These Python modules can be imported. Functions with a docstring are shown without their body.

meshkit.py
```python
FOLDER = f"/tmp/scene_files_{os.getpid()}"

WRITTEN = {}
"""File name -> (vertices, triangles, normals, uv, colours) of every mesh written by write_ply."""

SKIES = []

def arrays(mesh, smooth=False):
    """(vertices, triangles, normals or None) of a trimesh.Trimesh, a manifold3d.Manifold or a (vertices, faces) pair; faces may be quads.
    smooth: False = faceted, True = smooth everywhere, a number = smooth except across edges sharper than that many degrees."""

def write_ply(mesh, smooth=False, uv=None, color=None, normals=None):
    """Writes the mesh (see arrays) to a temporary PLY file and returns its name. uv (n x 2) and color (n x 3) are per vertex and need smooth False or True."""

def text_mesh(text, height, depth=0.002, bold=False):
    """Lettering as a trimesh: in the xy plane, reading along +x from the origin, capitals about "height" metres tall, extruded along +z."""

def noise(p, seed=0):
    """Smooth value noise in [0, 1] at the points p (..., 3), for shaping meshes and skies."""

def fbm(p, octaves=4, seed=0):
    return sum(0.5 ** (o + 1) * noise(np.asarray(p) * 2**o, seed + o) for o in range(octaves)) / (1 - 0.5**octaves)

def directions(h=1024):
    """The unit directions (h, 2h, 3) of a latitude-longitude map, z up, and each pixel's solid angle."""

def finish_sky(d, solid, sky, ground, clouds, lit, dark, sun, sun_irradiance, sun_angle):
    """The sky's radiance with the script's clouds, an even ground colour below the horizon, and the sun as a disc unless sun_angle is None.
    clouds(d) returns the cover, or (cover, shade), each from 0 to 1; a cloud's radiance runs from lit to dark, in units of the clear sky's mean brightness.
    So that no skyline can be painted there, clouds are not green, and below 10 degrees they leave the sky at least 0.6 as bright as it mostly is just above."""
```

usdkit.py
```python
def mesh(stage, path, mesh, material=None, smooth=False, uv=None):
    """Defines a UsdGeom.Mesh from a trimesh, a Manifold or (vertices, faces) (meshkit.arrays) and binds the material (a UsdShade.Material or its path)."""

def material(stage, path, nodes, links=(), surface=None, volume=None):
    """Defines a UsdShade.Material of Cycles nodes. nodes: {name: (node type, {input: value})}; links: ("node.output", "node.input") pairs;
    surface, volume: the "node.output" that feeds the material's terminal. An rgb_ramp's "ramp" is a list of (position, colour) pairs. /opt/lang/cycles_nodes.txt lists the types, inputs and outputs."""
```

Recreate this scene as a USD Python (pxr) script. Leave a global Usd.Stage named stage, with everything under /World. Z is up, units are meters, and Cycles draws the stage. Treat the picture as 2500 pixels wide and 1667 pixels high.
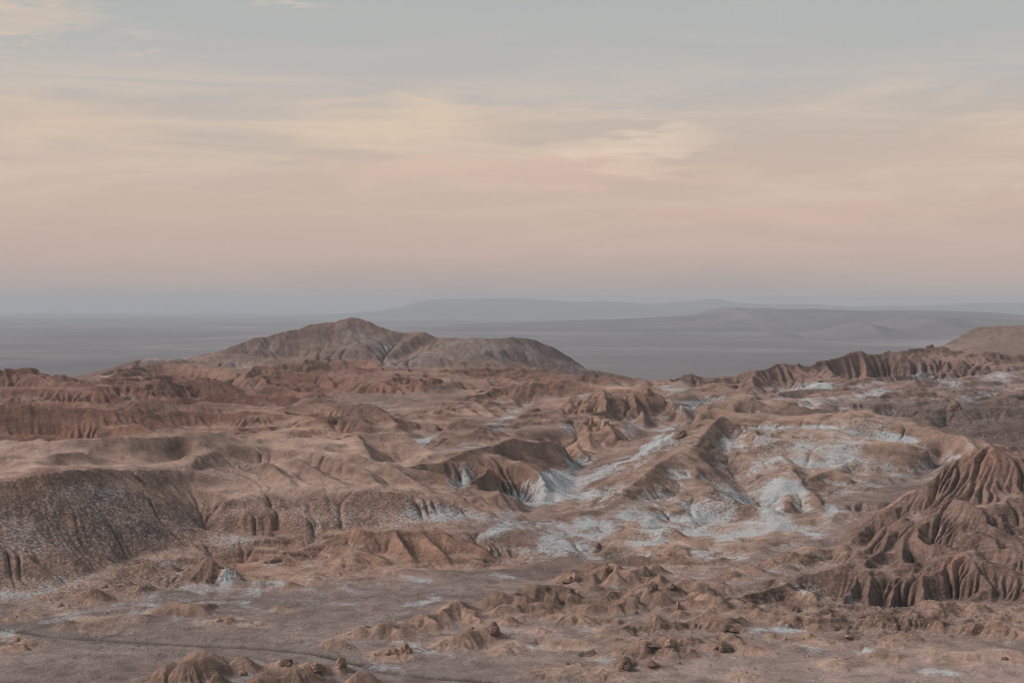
import math, random
import numpy as np
from scipy import ndimage as ndi
import scipy.sparse as sp, scipy.sparse.linalg as sl
import trimesh
import usdkit, meshkit
from pxr import Usd, UsdGeom, UsdLux, UsdShade, Gf, Sdf, Vt

stage = Usd.Stage.CreateInMemory()
UsdGeom.Xform.Define(stage, '/World')
UsdGeom.Scope.Define(stage, '/World/Looks')

# ------------------------------------------------------------------ camera, sky, sun, exposure
H, F, PX0, PY0 = 90.0, 3472.0, 1250.0, 750.0      # eye height (m), focal length in pixels, principal column, level row
EXPOSURE = 1.0
cam = UsdGeom.Camera.Define(stage, '/World/camera')
cam.AddTranslateOp().Set(Gf.Vec3d(0, 0, H))
cam.AddRotateXOp().Set(90.0)
cam.CreateFocalLengthAttr(50.0)
cam.CreateHorizontalApertureAttr(36.0)
cam.CreateVerticalApertureAttr(36.0 * 682 / 1024)
cam.CreateVerticalApertureOffsetAttr(-(833.5 - PY0) / 2500 * 36.0)
cam.CreateClippingRangeAttr(Gf.Vec2f(1.0, 400000.0))
cam.CreateFStopAttr(0.0)
cam.CreateExposureAttr(EXPOSURE)

SUN_AZ, SUN_EL = math.radians(268), math.radians(37.0)     # from the left, raised above the dusk sun, widened for soft crest light
sdir = np.array([math.sin(SUN_AZ) * math.cos(SUN_EL), math.cos(SUN_AZ) * math.cos(SUN_EL), math.sin(SUN_EL)])
sun = UsdLux.DistantLight.Define(stage, '/World/sun')
sun.CreateIntensityAttr(0.62)
sun.CreateAngleAttr(30.0)
sun.CreateColorAttr(Gf.Vec3f(1.0, 0.84, 0.77))
sun.GetPrim().CreateAttribute('inputs:normalize', Sdf.ValueTypeNames.Bool).Set(True)
sun.AddTransformOp().Set(Gf.Matrix4d().SetRotate(Gf.Rotation(Gf.Vec3d(0, 0, 1), Gf.Vec3d(*map(float, sdir)))))

SKY_STRENGTH = 0.05
sky = UsdLux.DomeLight.Define(stage, '/World/sky')
sky.GetPrim().SetCustomDataByKey('kind', 'structure')

class Graph:
    """Collects Cycles nodes and links."""
    def __init__(self): self.n, self.l, self.k = {}, [], 0
    def add(self, kind, ins=None, **links):
        self.k += 1; name = f'{kind}_{self.k}'
        self.n[name] = (kind, {k: v for k, v in (ins or {}).items()})
        for k, v in links.items(): self.l.append((v, f'{name}.{k}'))
        return name
    def math(self, op, a, b=0.5, c=None, clamp=False):
        ins, ln = {'math_type': op, 'use_clamp': clamp}, {}
        for i, v in enumerate([a, b] + ([c] if c is not None else [])):
            if isinstance(v, str): ln[f'value{i+1}'] = v
            else: ins[f'value{i+1}'] = float(v)
        return self.add('math', ins, **ln) + '.value'
    def mixc(self, fac, a, b, blend='mix'):
        ins, ln = {'mix_type': blend}, {}
        for k, v in (('fac', fac), ('color1', a), ('color2', b)):
            if isinstance(v, str): ln[k] = v
            else: ins[k] = v
        return self.add('mix', ins, **ln) + '.color'
    def ramp(self, fac, stops): return self.add('rgb_ramp', {'ramp': stops}, fac=fac) + '.color'
    def val(self, fac, stops): return self.add('rgb_to_bw', {}, color=self.ramp(fac, [(p, (v, v, v)) for p, v in stops])) + '.val'
    def noise(self, vec, scale, detail=3.0, rough=0.55, dist=0.0, col=False):
        return self.add('noise_texture', dict(scale=scale, detail=detail, roughness=rough, distortion=dist), vector=vec) + ('.color' if col else '.fac')
    def mapping(self, vec, loc=(0, 0, 0), scale=(1, 1, 1), rot=(0, 0, 0)):
        return self.add('mapping', dict(mapping_type='point', location=loc, scale=scale, rotation=rot), vector=vec) + '.vector'
    def build(self, path, surface=None, volume=None): return usdkit.material(stage, path, self.n, self.l, surface=surface, volume=volume)

g = Graph()
st = g.add('sky_texture', dict(sky_type='single_scattering', sun_disc=False, sun_elevation=SUN_EL, sun_rotation=SUN_AZ, altitude=2400.0, air_density=1.0, aerosol_density=1.0, ozone_density=1.0)) + '.color'
dirv = g.add('texture_coordinate') + '.generated'
xyz = g.add('separate_xyz', {}, vector=dirv)
el = g.add('map_range', dict(from_min=0.0, from_max=1.0, to_min=0.0, to_max=1.0, clamp=True), value=xyz + '.z') + '.result'
k = 1 / (SKY_STRENGTH * 2 ** EXPOSURE)
def lin(r, gg, b): return tuple(((c / 255) / 12.92 if c / 255 < .04045 else ((c / 255 + .055) / 1.055) ** 2.4) * k for c in (r, gg, b))
# thin dusk veil: grey-pink low down, peach bands, blue-grey above
band = g.noise(g.mapping(dirv, scale=(2.2, 2.2, 16.0)), 1.6, 4.0, 0.55, 0.4)
elw = g.math('add', el, g.math('multiply', g.math('subtract', band, 0.5), 0.064))
veil = g.ramp(elw, [(0.0, lin(160, 152, 148)), (0.02, lin(191, 168, 157)), (0.04, lin(203, 174, 160)), (0.076, lin(206, 181, 163)), (0.12, lin(200, 183, 169)), (0.152, lin(189, 184, 179)), (0.2, lin(180, 183, 180)), (0.4, lin(150, 160, 165)), (1.0, lin(112, 126, 138))])
cover = g.val(el, [(0.0, 0.97), (0.08, 0.96), (0.2, 0.95), (0.4, 0.85), (1.0, 0.7)])
base = g.mixc(cover, st, veil)
# streaky lit cirrus, denser in a band some seven degrees up
wis = g.noise(g.mapping(dirv, scale=(3.0, 3.0, 30.0), loc=(4.0, 1.0, 3.0)), 1.5, 6.0, 0.6, 0.9)
wisp = g.math('multiply', g.val(wis, [(0.0, 0.0), (0.44, 0.0), (0.66, 1.0), (1.0, 1.0)]), g.val(el, [(0.0, 0.0), (0.04, 0.15), (0.09, 0.45), (0.12, 0.66), (0.145, 0.5), (0.17, 0.1), (0.22, 0.06), (1.0, 0.1)]))
out = g.mixc(wisp, base, lin(226, 204, 182))
warp = g.noise(g.mapping(dirv, scale=(9.0, 9.0, 60.0)), 2.0, 5.0, 0.6, 0.0, col=True)
wv = g.add('mix', dict(mix_type='linear_light', fac=0.03), color1=dirv, color2=warp) + '.color'
def cloud(px, py, rx, ry, colour, power, tilt=0.0):
    """One bank of lit cloud round the direction that stands there in the sky."""
    global out
    cx, cz = (px - PX0) / F, (PY0 - py) / F
    nrm = math.sqrt(1 + cx * cx + cz * cz); cx, cz = cx / nrm, cz / nrm
    v = g.mapping(g.mapping(wv, loc=(-cx, 0, -cz), scale=(1, 0, 1)), rot=(0, tilt, 0))
    v = g.mapping(v, scale=(F / rx, 0, F / ry))
    f = g.add('gradient_texture', dict(gradient_type='spherical'), vector=v) + '.fac'
    front = g.val(xyz + '.y', [(0.0, 0.0), (0.3, 0.0), (0.6, 1.0), (1.0, 1.0)])
    f = g.math('multiply', g.math('multiply', g.math('multiply', g.val(f, [(0.0, 0.0), (0.7, 1.0), (1.0, 1.0)]), front), power), g.val(wis, [(0.0, 0.3), (0.38, 0.45), (0.58, 1.0), (1.0, 1.0)]))
    out = g.mixc(f, out, colour)
cloud(40, 34, 260, 46, lin(218, 196, 176), 0.95)
cloud(10, 80, 130, 24, lin(216, 196, 178), 0.9)
cloud(690, 12, 110, 14, lin(214, 198, 186), 0.6)
cloud(330, 104, 60, 12, lin(210, 196, 184), 0.6)
cloud(60, 270, 330, 70, lin(216, 195, 174), 0.8)
cloud(950, 300, 460, 75, lin(220, 199, 177), 1.0)
cloud(1560, 350, 260, 42, lin(232, 211, 188), 1.0, 0.1)
cloud(1250, 420, 700, 48, lin(220, 188, 170), 0.8)
cloud(1480, 395, 260, 30, lin(228, 204, 182), 0.7, -0.12)
cloud(1900, 520, 800, 24, lin(214, 184, 167), 0.7, 0.03)
cloud(2420, 460, 160, 18, lin(214, 198, 178), 0.5)
cloud(600, 600, 120, 22, lin(198, 176, 160), 0.35)
bg = g.add('background_shader', dict(strength=SKY_STRENGTH), color=out)
sky_mat = g.build('/World/Looks/sky', surface=bg + '.background')
UsdShade.MaterialBindingAPI.Apply(sky.GetPrim()).Bind(sky_mat)

# ------------------------------------------------------------------ the survey: crest, foot and channel lines
# Each line belongs to a landform. A point is column,row,v of the line of sight; v is a distance (mode d) or a height (mode z); points without v lie between.
SURVEY = [
# --- valley floor in front
('valley', 'z', '-260,1770,0 1250,1775,0 2760,1770,0'),
('valley', 'z', '-260,1668,0 0,1666,0 250,1664,0'),
('valley', 'z', '-260,1600,.3 0,1598,.3 250,1596,.3 420,1588,0 620,1600,0'),
('wash', 'z', '-260,1515,-.6 0,1529,-.6 114,1548 204,1556 354,1566 544,1574 640,1579 710,1585 783,1593 843,1606 946,1636 1055,1650 1250,1664 1350,1676,-.6'),
('valley', 'z', '-260,1480,.3 0,1483,.3 120,1500,.2 300,1520,.2 520,1545,.2 760,1555,.1 900,1575,0'),
('valley', 'z', '560,1470,.6 700,1455,.8 900,1430,.6 1050,1420,.5 1200,1405,.4 1330,1405,.3'),
('valley', 'z', '640,1510,.4 800,1505,.4 960,1480,.4 1100,1455,.4'),
('valley', 'z', '1020,1600,0 1200,1605,0 1400,1620,0 1700,1640,0 2000,1625,0 2300,1620,.3 2760,1610,.5'),
('valley', 'z', '1500,1660,0 1900,1650,0 2300,1655,0 2760,1650,0'),
('valley', 'z', '1250,1545,.2 1400,1550,.2 1480,1560,.2 1800,1590,.2 2100,1575,.5 2400,1580,1 2760,1570,1'),
('valley', 'z', '1850,1535,.6 1960,1540,.6 2100,1545,.8 2260,1560,1 2500,1565,1.5 2760,1560,1.5'),
('valley', 'z', '1360,1400,.4 1430,1440,.5 1560,1440,1 1700,1440,1 1800,1420,1 1880,1395,1 1950,1380,1'),
('valley', 'z', '1420,1490,.3 1560,1500,.4 1700,1510,.6 1850,1490,.8'),
# --- long gravel slope on the left and its lower spur
('gravel_slope', 'd', '-260,1200,485 0,1177,498 65,1161,505 136,1150,515 185,1142,525 259,1142,543 327,1148,560 405,1144,580 463,1147,594 517,1142,604 582,1139,612 610,1152,610 640,1169,602'),
('gravel_slope', 'z', '-260,1460,1 0,1440,1 65,1446,1 122,1438,1 190,1420,1.5 253,1394,2 335,1358,3 408,1346,3.5 462,1333,4 506,1312,5'),
('gravel_slope', 'z', '506,1312,5 560,1320,5 620,1315 700,1306 800,1297,5 900,1290,5.5 1000,1296 1100,1305,5.5 1130,1308,5'),
('gravel_slope', 'd', '508,1305,540 502,1272,551 488,1240,561 472,1206,571'),
('gravel_slope', 'd', '544,1223,556 571,1215,560 623,1212,562 737,1220 789,1207 832,1216 878,1196,566 897,1193 933,1201 955,1199,566 1009,1214 1083,1218,570 1123,1229,572'),
('sand_ridge', 'd', '452,1203,569 540,1201,572 647,1196,576 729,1192,577 810,1187,578 892,1192,577 960,1192,577 1001,1198,577 1083,1209,578 1150,1222,577'),
# lobes
('sand_ridge', 'd', '642,1125,610 661,1125,608 674,1139,600 723,1186,580'),
('sand_ridge', 'd', '710,1114,618 734,1112,615 772,1139,602 838,1180,581'),
('sand_ridge', 'd', '849,1136,612 872,1134,612 888,1147,604 933,1180,581'),
('sand_ridge', 'd', '922,1133,618 941,1128,617 963,1139,612 1028,1177,588 1070,1202,580'),
('sand_ridge', 'd', '680,1133,618 715,1164,594 734,1191,579'),
('sand_ridge', 'd', '623,1148,606 647,1178,590 668,1192,580'),
('sand_ridge', 'd', '756,1130,622 810,1164,594 865,1187,579'),
('sand_ridge', 'd', '906,1138,616 914,1163,594 947,1188,580'),
# sand ridge crest
('sand_ridge', 'd', '-260,1100,592 0,1091,598 54,1080,602 109,1076,604 174,1070,606 245,1065,608 313,1063,612 381,1064,620 463,1061,630 528,1054,645 571,1063,648 612,1071,650 702,1069,660 783,1067,668 827,1070,672 857,1060,675 873,1055,676 919,1052,682 968,1062,682 1001,1070 1023,1079,678 1055,1098,668'),
('sand_ridge', 'd', '870,1056,675 887,1079,648 900,1100,634 908,1118,626'),
('sand_ridge', 'd', '539,1089,630 500,1112,608 446,1143,588'),
('sand_ridge', 'd', '640,1085,648 674,1095,640 729,1096,638 794,1112,628 835,1120,622'),
('sand_ridge', 'z', '-260,1165,27.5 0,1152,28 95,1138,28.5 185,1135,29 259,1138,27.3 327,1138,25 400,1133,23.5 450,1122,23.5'),
('sand_ridge', 'd', '1061,1100,664 1020,1125,642 985,1138,628'),
# --- red fluted ridge
('red_ridge', 'd', '-260,985,775 0,978,780 49,978,780 71,980 120,984 136,982 169,986 226,991 250,997 269,1005,785 310,999 324,989,790 343,989 378,1005 389,1012,798 408,999 435,998 463,995,810 517,999 544,1002 585,998 640,996,815 674,1010 696,1013 729,1027,805 756,1024 778,1018 797,1021,795 810,1035 846,1058,772'),
('red_ridge', 'z', '-260,1060,22 0,1061,22 80,1068,22 200,1072,22 330,1067,23 530,1062,22 700,1072,22 850,1074,20'),
# --- tan hummocks behind it
('tan_hummocks', 'd', '310,990,850 332,978,858 367,975,862 408,983,862 435,990,860'),
('tan_hummocks', 'd', '470,983,870 503,975,875 530,979 558,980,878 585,978,880 620,984,880'),
('tan_hummocks', 'd', '620,985,895 634,972,905 655,970,908 674,980,905 700,990,890'),
('tan_hummocks', 'd', '690,990,860 740,982,868 772,982,870 827,983,870 880,987,862 914,981,858 930,993,852 947,1005,846 987,1038,812 1023,1057,782'),
('tan_hummocks', 'd', '816,1024,800 827,1016,805 850,1011,808 880,1010,808 898,1013,806 914,1022,800 928,1037,790'),
('tan_hummocks', 'd', '850,1052,752 892,1056,748 925,1052,752'),
('tan_hummocks', 'd', '975,1012,880 998,999,888 1020,1010,880 1044,1027,866 1099,1043,838'),
# --- red cliffs
('red_cliffs', 'd', '-260,900,1070 0,893,1100 35,893 65,889,1110 90,899 109,906 125,912,1125 141,923 163,926 190,925,1180'),
('tan_upland', 'd', '190,925,1180 218,923,1200 237,911,1240 261,903,1270 297,901,1290 327,893,1310 367,885 397,882,1340 449,885 490,888,1330 544,899 585,910,1280'),
('red_cliffs', 'd', '-260,955,1000 0,953,1005 54,950 90,953 131,955,1015 190,949 239,943,1025 294,938 340,938 403,934,1035 435,929 476,923,1050 517,930 544,938,1040 571,954,1010'),
('red_cliffs', 'z', '-260,990,23.5 0,989,23.5 109,987,24 218,988,24 299,985,24 327,979,24.5 435,979,24.5 520,975,24.5 600,966,24.5'),
('red_cliffs', 'z', '0,948,33 190,944,33.5 294,935,35 408,929,37'),
('red_cliffs', 'd', '237,934,1110 300,933,1115 354,930,1120 435,924,1130'),
('red_cliffs', 'd', '272,917,1165 367,914,1175 381,904,1200 435,904,1210 473,915,1195 520,922,1170'),
# tan upland in front of the back hill
('tan_upland', 'd', '600,905,1260 620,891,1290 674,888 715,882,1300 756,874 800,868,1320 838,866,1325 906,867,1325 921,878,1310 935,890,1290'),
('red_cliffs', 'd', '600,916,1180 661,906,1190 720,905 789,905,1195 821,901,1200 851,898 906,893,1205 933,896 990,899,1200 1028,899 1055,904,1195'),
('tan_upland', 'd', '1055,904,1195 1090,900 1137,893,1205 1178,896 1240,895 1278,888,1215 1292,891 1327,904 1371,910,1205 1414,915 1430,911 1458,923,1195'),
('red_cliffs', 'z', '600,960,24 702,952,23.5 760,955,23 843,963,22.5 920,964 1001,966,22.5 1080,962,23 1164,963,23'),
('red_cliffs', 'd', '789,906,1192 805,925,1165 822,945,1142'),
('red_cliffs', 'd', '892,948,1108 927,926,1128 950,938,1115 985,950,1098'),
('red_cliffs', 'd', '990,900,1197 1010,914,1160 1034,930,1118'),
('red_cliffs', 'd', '640,915,1178 655,935,1150 668,948,1130'),
('tan_upland', 'd', '1020,950,1070 1042,934,1085 1080,940 1115,947,1075 1164,955,1068'),
('tan_upland', 'd', '1066,910,1165 1137,915,1160 1178,923,1150 1224,948,1105'),
('tan_upland', 'd', '1215,915,1150 1235,915,1150 1262,925,1130 1280,932,1110'),
('salt_valley', 'z', '974,970,23 1055,984,22.5 1020,975,23'),
('salt_valley', 'z', '1000,966,22.5 1090,962,22.5 1190,960,23 1215,957,23'),
# spur row
('knolls', 'd', '1039,1014,905 1060,998,925 1083,977,945 1104,973,950 1130,985,930 1172,1013,890'),
('knolls', 'd', '1130,985,945 1153,972,955 1180,988,930 1205,1006,905'),
('knolls', 'd', '1160,985,958 1183,972,965 1210,987,940 1240,1006,910'),
('knolls', 'd', '1104,974,950 1099,997,920 1126,1019,885'),
('knolls', 'd', '1099,997,920 1070,1018,890'),
('knolls', 'd', '1205,975,990 1230,956,1000 1245,962,990 1267,983,960'),
('salt_valley', 'z', '1028,1074,20 1083,1055,20.5 1150,1045,20.8 1191,1036,21 1240,1021,21.5 1262,1010,22 1290,985,23 1322,978,24.5 1380,975,25.5 1444,961,28'),
('knolls', 'd', '1255,1030,850 1267,1006,862 1289,997,868 1322,997,870 1349,1002,866 1375,1012,855'),
('salt_valley', 'd', '1256,1048,815 1300,1046,822 1360,1046,830 1395,1040,845'),
('knolls', 'd', '1061,1086,722 1088,1059,738 1110,1040,746 1137,1028,752 1178,1036,748 1205,1057,738 1216,1075,728'),
('knolls', 'd', '1200,1060,775 1219,1048,785 1240,1060,775'),
('salt_valley', 'd', '1066,1106,692 1110,1101,698 1150,1096,702 1215,1085,712'),
('knolls', 'd', '1080,1118,640 1110,1109,650 1150,1096,664 1197,1084,680 1230,1072,694 1256,1065,702 1285,1074,704 1330,1077,716 1362,1076,728 1381,1087,722'),
('knolls', 'd', '982,1138,624 1005,1130,628 1028,1125,634 1083,1128,636 1130,1127,640 1164,1123,645 1200,1131,636 1161,1158,615 1148,1191,604'),
('knolls', 'd', '1225,1140,652 1240,1133,655 1275,1123,660 1303,1139,650 1319,1150,645 1332,1170,628'),
('knolls', 'd', '1120,1200,590 1161,1214,589 1185,1212,588'),
('knolls', 'd', '1200,1205,592 1216,1194,596 1230,1215,584'),
# --- tan ridge at mid distance and the pointed hills
('tan_upland', 'd', '1262,925,1045 1284,929,1045 1349,928,1050 1414,929,1052 1444,937,1048 1485,945,1040 1539,950,1035'),
('tan_upland', 'd', '1300,950,990 1380,951,995 1458,952,1000'),
('pointed_hill', 'd', '1417,988,930 1440,972,945 1466,952,962 1477,947,968 1496,959,962 1539,961,965 1560,952,968 1580,942,970 1594,956,966 1621,959,962 1643,967,950 1665,985,925'),
('pointed_hill', 'd', '1477,948,968 1478,965,940 1485,990,905'),
('pointed_hill', 'd', '1485,990,905 1466,1002,885 1441,1021,862 1430,1045,834 1438,1070,806 1444,1080,795'),
('pointed_hill', 'd', '1463,1014,872 1485,1035,842 1512,1060,812'),
('pointed_hill', 'd', '1550,962,962 1560,985,930 1575,1005,905'),
('pointed_hill', 'd', '1410,1060,830 1405,1080,800 1436,1105,752'),
('salt_valley', 'z', '1512,1036,17.5 1566,1018,18 1600,1016,18 1648,1006,18.5 1700,998,20'),
# --- salt hill and its channels
('salt_valley', 'z', '1130,1318,4.5 1178,1290,5.6 1235,1268,6.5 1322,1237,6.8 1373,1226,7 1403,1188,7.5 1414,1150,8.2 1436,1114,9.5 1512,1084,11.5 1602,1065,13.5 1640,1030,15.5 1700,1000,18.5 1750,985,21'),
('salt_hill', 'd', '1290,1262,580 1308,1243,590 1349,1234,597 1403,1223,604 1436,1234,600'),
('salt_hill', 'd', '1415,1138,742 1470,1112,760 1495,1105,765'),
('salt_valley', 'z', '1300,1295,4 1370,1290,4 1440,1280,5'),
('salt_valley', 'z', '1390,1362,1 1400,1300,3.6 1447,1291,4.4 1466,1270,5.5 1512,1240,7.6 1567,1203,11'),
('salt_hill', 'd', '1430,1250,588 1500,1204,600 1553,1173,618 1594,1139,645 1648,1106,682 1690,1080,712 1713,1066,726 1735,1040,756 1757,1012,786'),
('salt_hill', 'd', '1594,1140,645 1602,1177,622 1575,1205,608 1556,1226,597'),
('salt_hill', 'd', '1640,1150,655 1660,1190,630 1648,1210,618 1600,1222,606'),
('salt_hill', 'd', '1713,1066,726 1706,1130,672 1696,1190,628 1684,1250,590 1690,1300,556'),
('salt_hill', 'd', '1768,1078,748 1779,1142,694 1800,1172,680 1825,1203,652 1866,1242,620'),
('salt_hill', 'd', '1784,1066,770 1800,1090,735 1830,1128,695 1848,1155,676 1880,1190,650'),
('salt_hill', 'd', '1757,1012,798 1811,1018,800 1860,1008,800 1900,1015,790 1961,1028,776 2000,1018,785 2023,1012,788 2067,997,800 2127,995,800 2136,1009,792 2178,1021,780 2210,1029,770 2238,1029,765 2244,1040,757 2295,1048,746 2306,1058,738 2350,1062,728 2372,1080,712 2385,1096,698'),
('salt_hill', 'd', '1890,1050,748 1950,1056,744 2000,1060,740 2100,1068,730 2200,1084,714 2270,1092,710'),
('salt_hill', 'd', '1930,1108,704 2050,1114,698 2150,1124,692 2225,1130,694'),
('salt_hill', 'd', '1900,1105,705 1960,1165,650 2000,1155,662 2060,1130,690'),
('salt_hill', 'z', '1700,1312,2.2 1780,1310,2.6 1860,1300,3 1900,1280,4 1925,1255,5'),
('salt_hill', 'd', '1990,1150,668 2040,1155,668 2105,1185,648'),
('bowl_floor', 'z', '2000,1185,7 2105,1192,7 2214,1179,7.5 2268,1156,9 2300,1120,12'),
('bowl_floor', 'z', '1960,1265,4 2040,1225,5.5 2120,1215,6 2220,1212,6.5'),
('bowl_floor', 'z', '1980,1300,2.6 2060,1280,3.4 2120,1262,4.2 2200,1240,5.5'),
('bowl_floor', 'z', '1900,1335,1.4 1980,1340,1.2 2050,1330,2'),
('salt_hill', 'd', '1952,1172,668 1975,1195,640 2012,1221,602'),
('salt_hill', 'd', '2012,1221,602 2004,1250,582 1992,1288,562'),
('salt_hill', 'd', '2012,1221,602 2060,1243,592 2112,1263,580'),
('salt_hill', 'd', '1920,1206,630 1928,1220,620'),
('salt_hill', 'd', '1720,1345,518 1750,1328,525 1784,1321,528 1830,1325 1866,1312,532 1900,1318,530'),
('salt_hill', 'd', '1600,1362,506 1625,1342,514 1648,1327,520 1670,1345,512 1700,1362,505'),
('salt_hill', 'd', '1477,1338,520 1510,1305,540 1545,1279,557 1552,1295,545'),
# --- gully hill on the right
('gully_hill', 'd', '2385,1097,560 2410,1087,566 2445,1087,566 2475,1104,560 2500,1128,552 2600,1190,540 2760,1260,525'),
('gully_hill', 'd', '2410,1087,566 2369,1098,566 2333,1114,564 2293,1131,560 2287,1152,556 2298,1161,552 2284,1185,550 2276,1212,545 2241,1248,540 2211,1248,538 2178,1272,532 2140,1294,528 2113,1321,520 2086,1351,510 2050,1372,500 1960,1400,482'),
('gully_hill', 'd', '2333,1114,564 2344,1133,556 2377,1161,546 2404,1180,538 2429,1192,534 2459,1185,536 2494,1190,535 2560,1230,528'),
('gully_hill', 'd', '2298,1161,552 2350,1166,545 2370,1200,532'),
('gully_hill', 'd', '2404,1180,538 2431,1210,526 2472,1229,520 2500,1250,515 2600,1310,505'),
('gully_hill', 'd', '2284,1185,549 2320,1215,530 2363,1229,516 2393,1240,511 2418,1278,498 2459,1299,492 2500,1321,488 2600,1370,478'),
('gully_hill', 'd', '2241,1248,540 2235,1280,515 2241,1305,499 2268,1321,490 2317,1327,484 2340,1332,480'),
('gully_hill', 'd', '2377,1289,494 2400,1303,488 2431,1316,482 2442,1330,478'),
('gully_hill', 'd', '2352,1338,466 2344,1350,463 2295,1385,452 2246,1403,446 2257,1420,436 2250,1430,434'),
('gully_hill', 'd', '2352,1338,466 2380,1375,452 2429,1425,438'),
('gully_hill', 'd', '2178,1272,531 2150,1330,494 2110,1360,474 2105,1375,467 2132,1385,462 2187,1410,451 2227,1412,447'),
('gully_hill', 'd', '2105,1378,466 2085,1415,448 2060,1455,432'),
('gully_hill', 'd', '2132,1387,461 2120,1430,440 2122,1460,430'),
('gully_hill', 'd', '2187,1412,450 2175,1440,438 2172,1465,428'),
('gully_hill', 'd', '2060,1372,500 2000,1395,478 1950,1415,468 1905,1412,470'),
('gully_hill', 'd', '2380,1232,524 2410,1245,514 2450,1258,508'),
('gully_hill', 'd', '2300,1250,524 2345,1290,500 2370,1310,487'),
('gully_hill', 'd', '2300,1345,474 2260,1375,463 2225,1400,452'),
('gully_hill', 'd', '2200,1300,508 2200,1350,478 2205,1385,462'),
('gully_hill', 'd', '2380,1335,476 2430,1370,462 2500,1400,452 2600,1430,447'),
('gully_hill', 'z', '1950,1462,.6 1991,1462,.8 2078,1470,.8 2159,1473,.8 2208,1477,.8 2252,1474,.8 2306,1468,1'),
('gully_hill', 'd', '2306,1466,428 2350,1466,428 2377,1446,434 2431,1437,437 2500,1431,439 2600,1420,442 2760,1410,445'),
('gully_hill', 'z', '2350,1478,1 2420,1480,1.2 2445,1486,1.2 2500,1478,1.5 2600,1470,2 2760,1465,2'),
# low broken ground in front of it
('broken_ground', 'd', '1988,1469,428 2040,1467,428 2100,1468,428 2160,1473,424'),
('broken_ground', 'd', '2080,1522,404 2100,1516,406 2138,1494,413 2176,1480,417 2214,1476,419 2227,1490,414'),
('broken_ground', 'd', '2236,1482,419 2268,1464,426 2323,1475,422 2355,1483,418'),
('broken_ground', 'd', '2176,1481,417 2200,1505,406 2230,1530,397'),
('broken_ground', 'd', '2270,1500,411 2328,1521,402 2345,1540,395'),
('broken_ground', 'd', '2380,1520,404 2426,1510,407 2470,1525,402'),
('broken_ground', 'd', '2440,1485,418 2486,1477,421 2560,1482,420 2760,1480,420'),
('broken_ground', 'd', '2090,1540,397 2150,1534,399 2214,1535,399 2263,1547,395'),
('broken_ground', 'z', '2060,1535,1 2110,1552,.9 2280,1566,1 2400,1560,1.2'),
('broken_ground', 'z', '2250,1508,1.2 2360,1500,1.5 2420,1497,1.6 2500,1500,1.8'),
('broken_ground', 'd', '1784,1466,428 1820,1450,434 1850,1440,438 1880,1428,443 1925,1418,448 1940,1432,442 1990,1462,430'),
('broken_ground', 'z', '1780,1492,.8 1830,1494,.8 1900,1500,.8 1980,1505,.8'),
('broken_ground', 'd', '1870,1480,424 1912,1464,430 1940,1478,424 1960,1495,416'),
('broken_ground', 'd', '1990,1490,418 2030,1482,421 2070,1500,414'),
# --- orange ridge in the middle
('orange_ridge', 'd', '800,1316,528 821,1299,526 859,1291,524 881,1284,522 903,1289,522 919,1294 941,1286,524 963,1286 987,1291 1023,1289,526 1077,1287,528 1093,1299,524 1110,1310,522 1189,1335,512'),
('orange_ridge', 'z', '600,1395,1.4 700,1410,1 800,1412,1 865,1402,1 974,1376,1.2 1083,1362,1.4 1178,1359,1.4'),
('orange_ridge', 'd', '800,1316,528 751,1329,520 688,1348,508 620,1374,492'),
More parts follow.
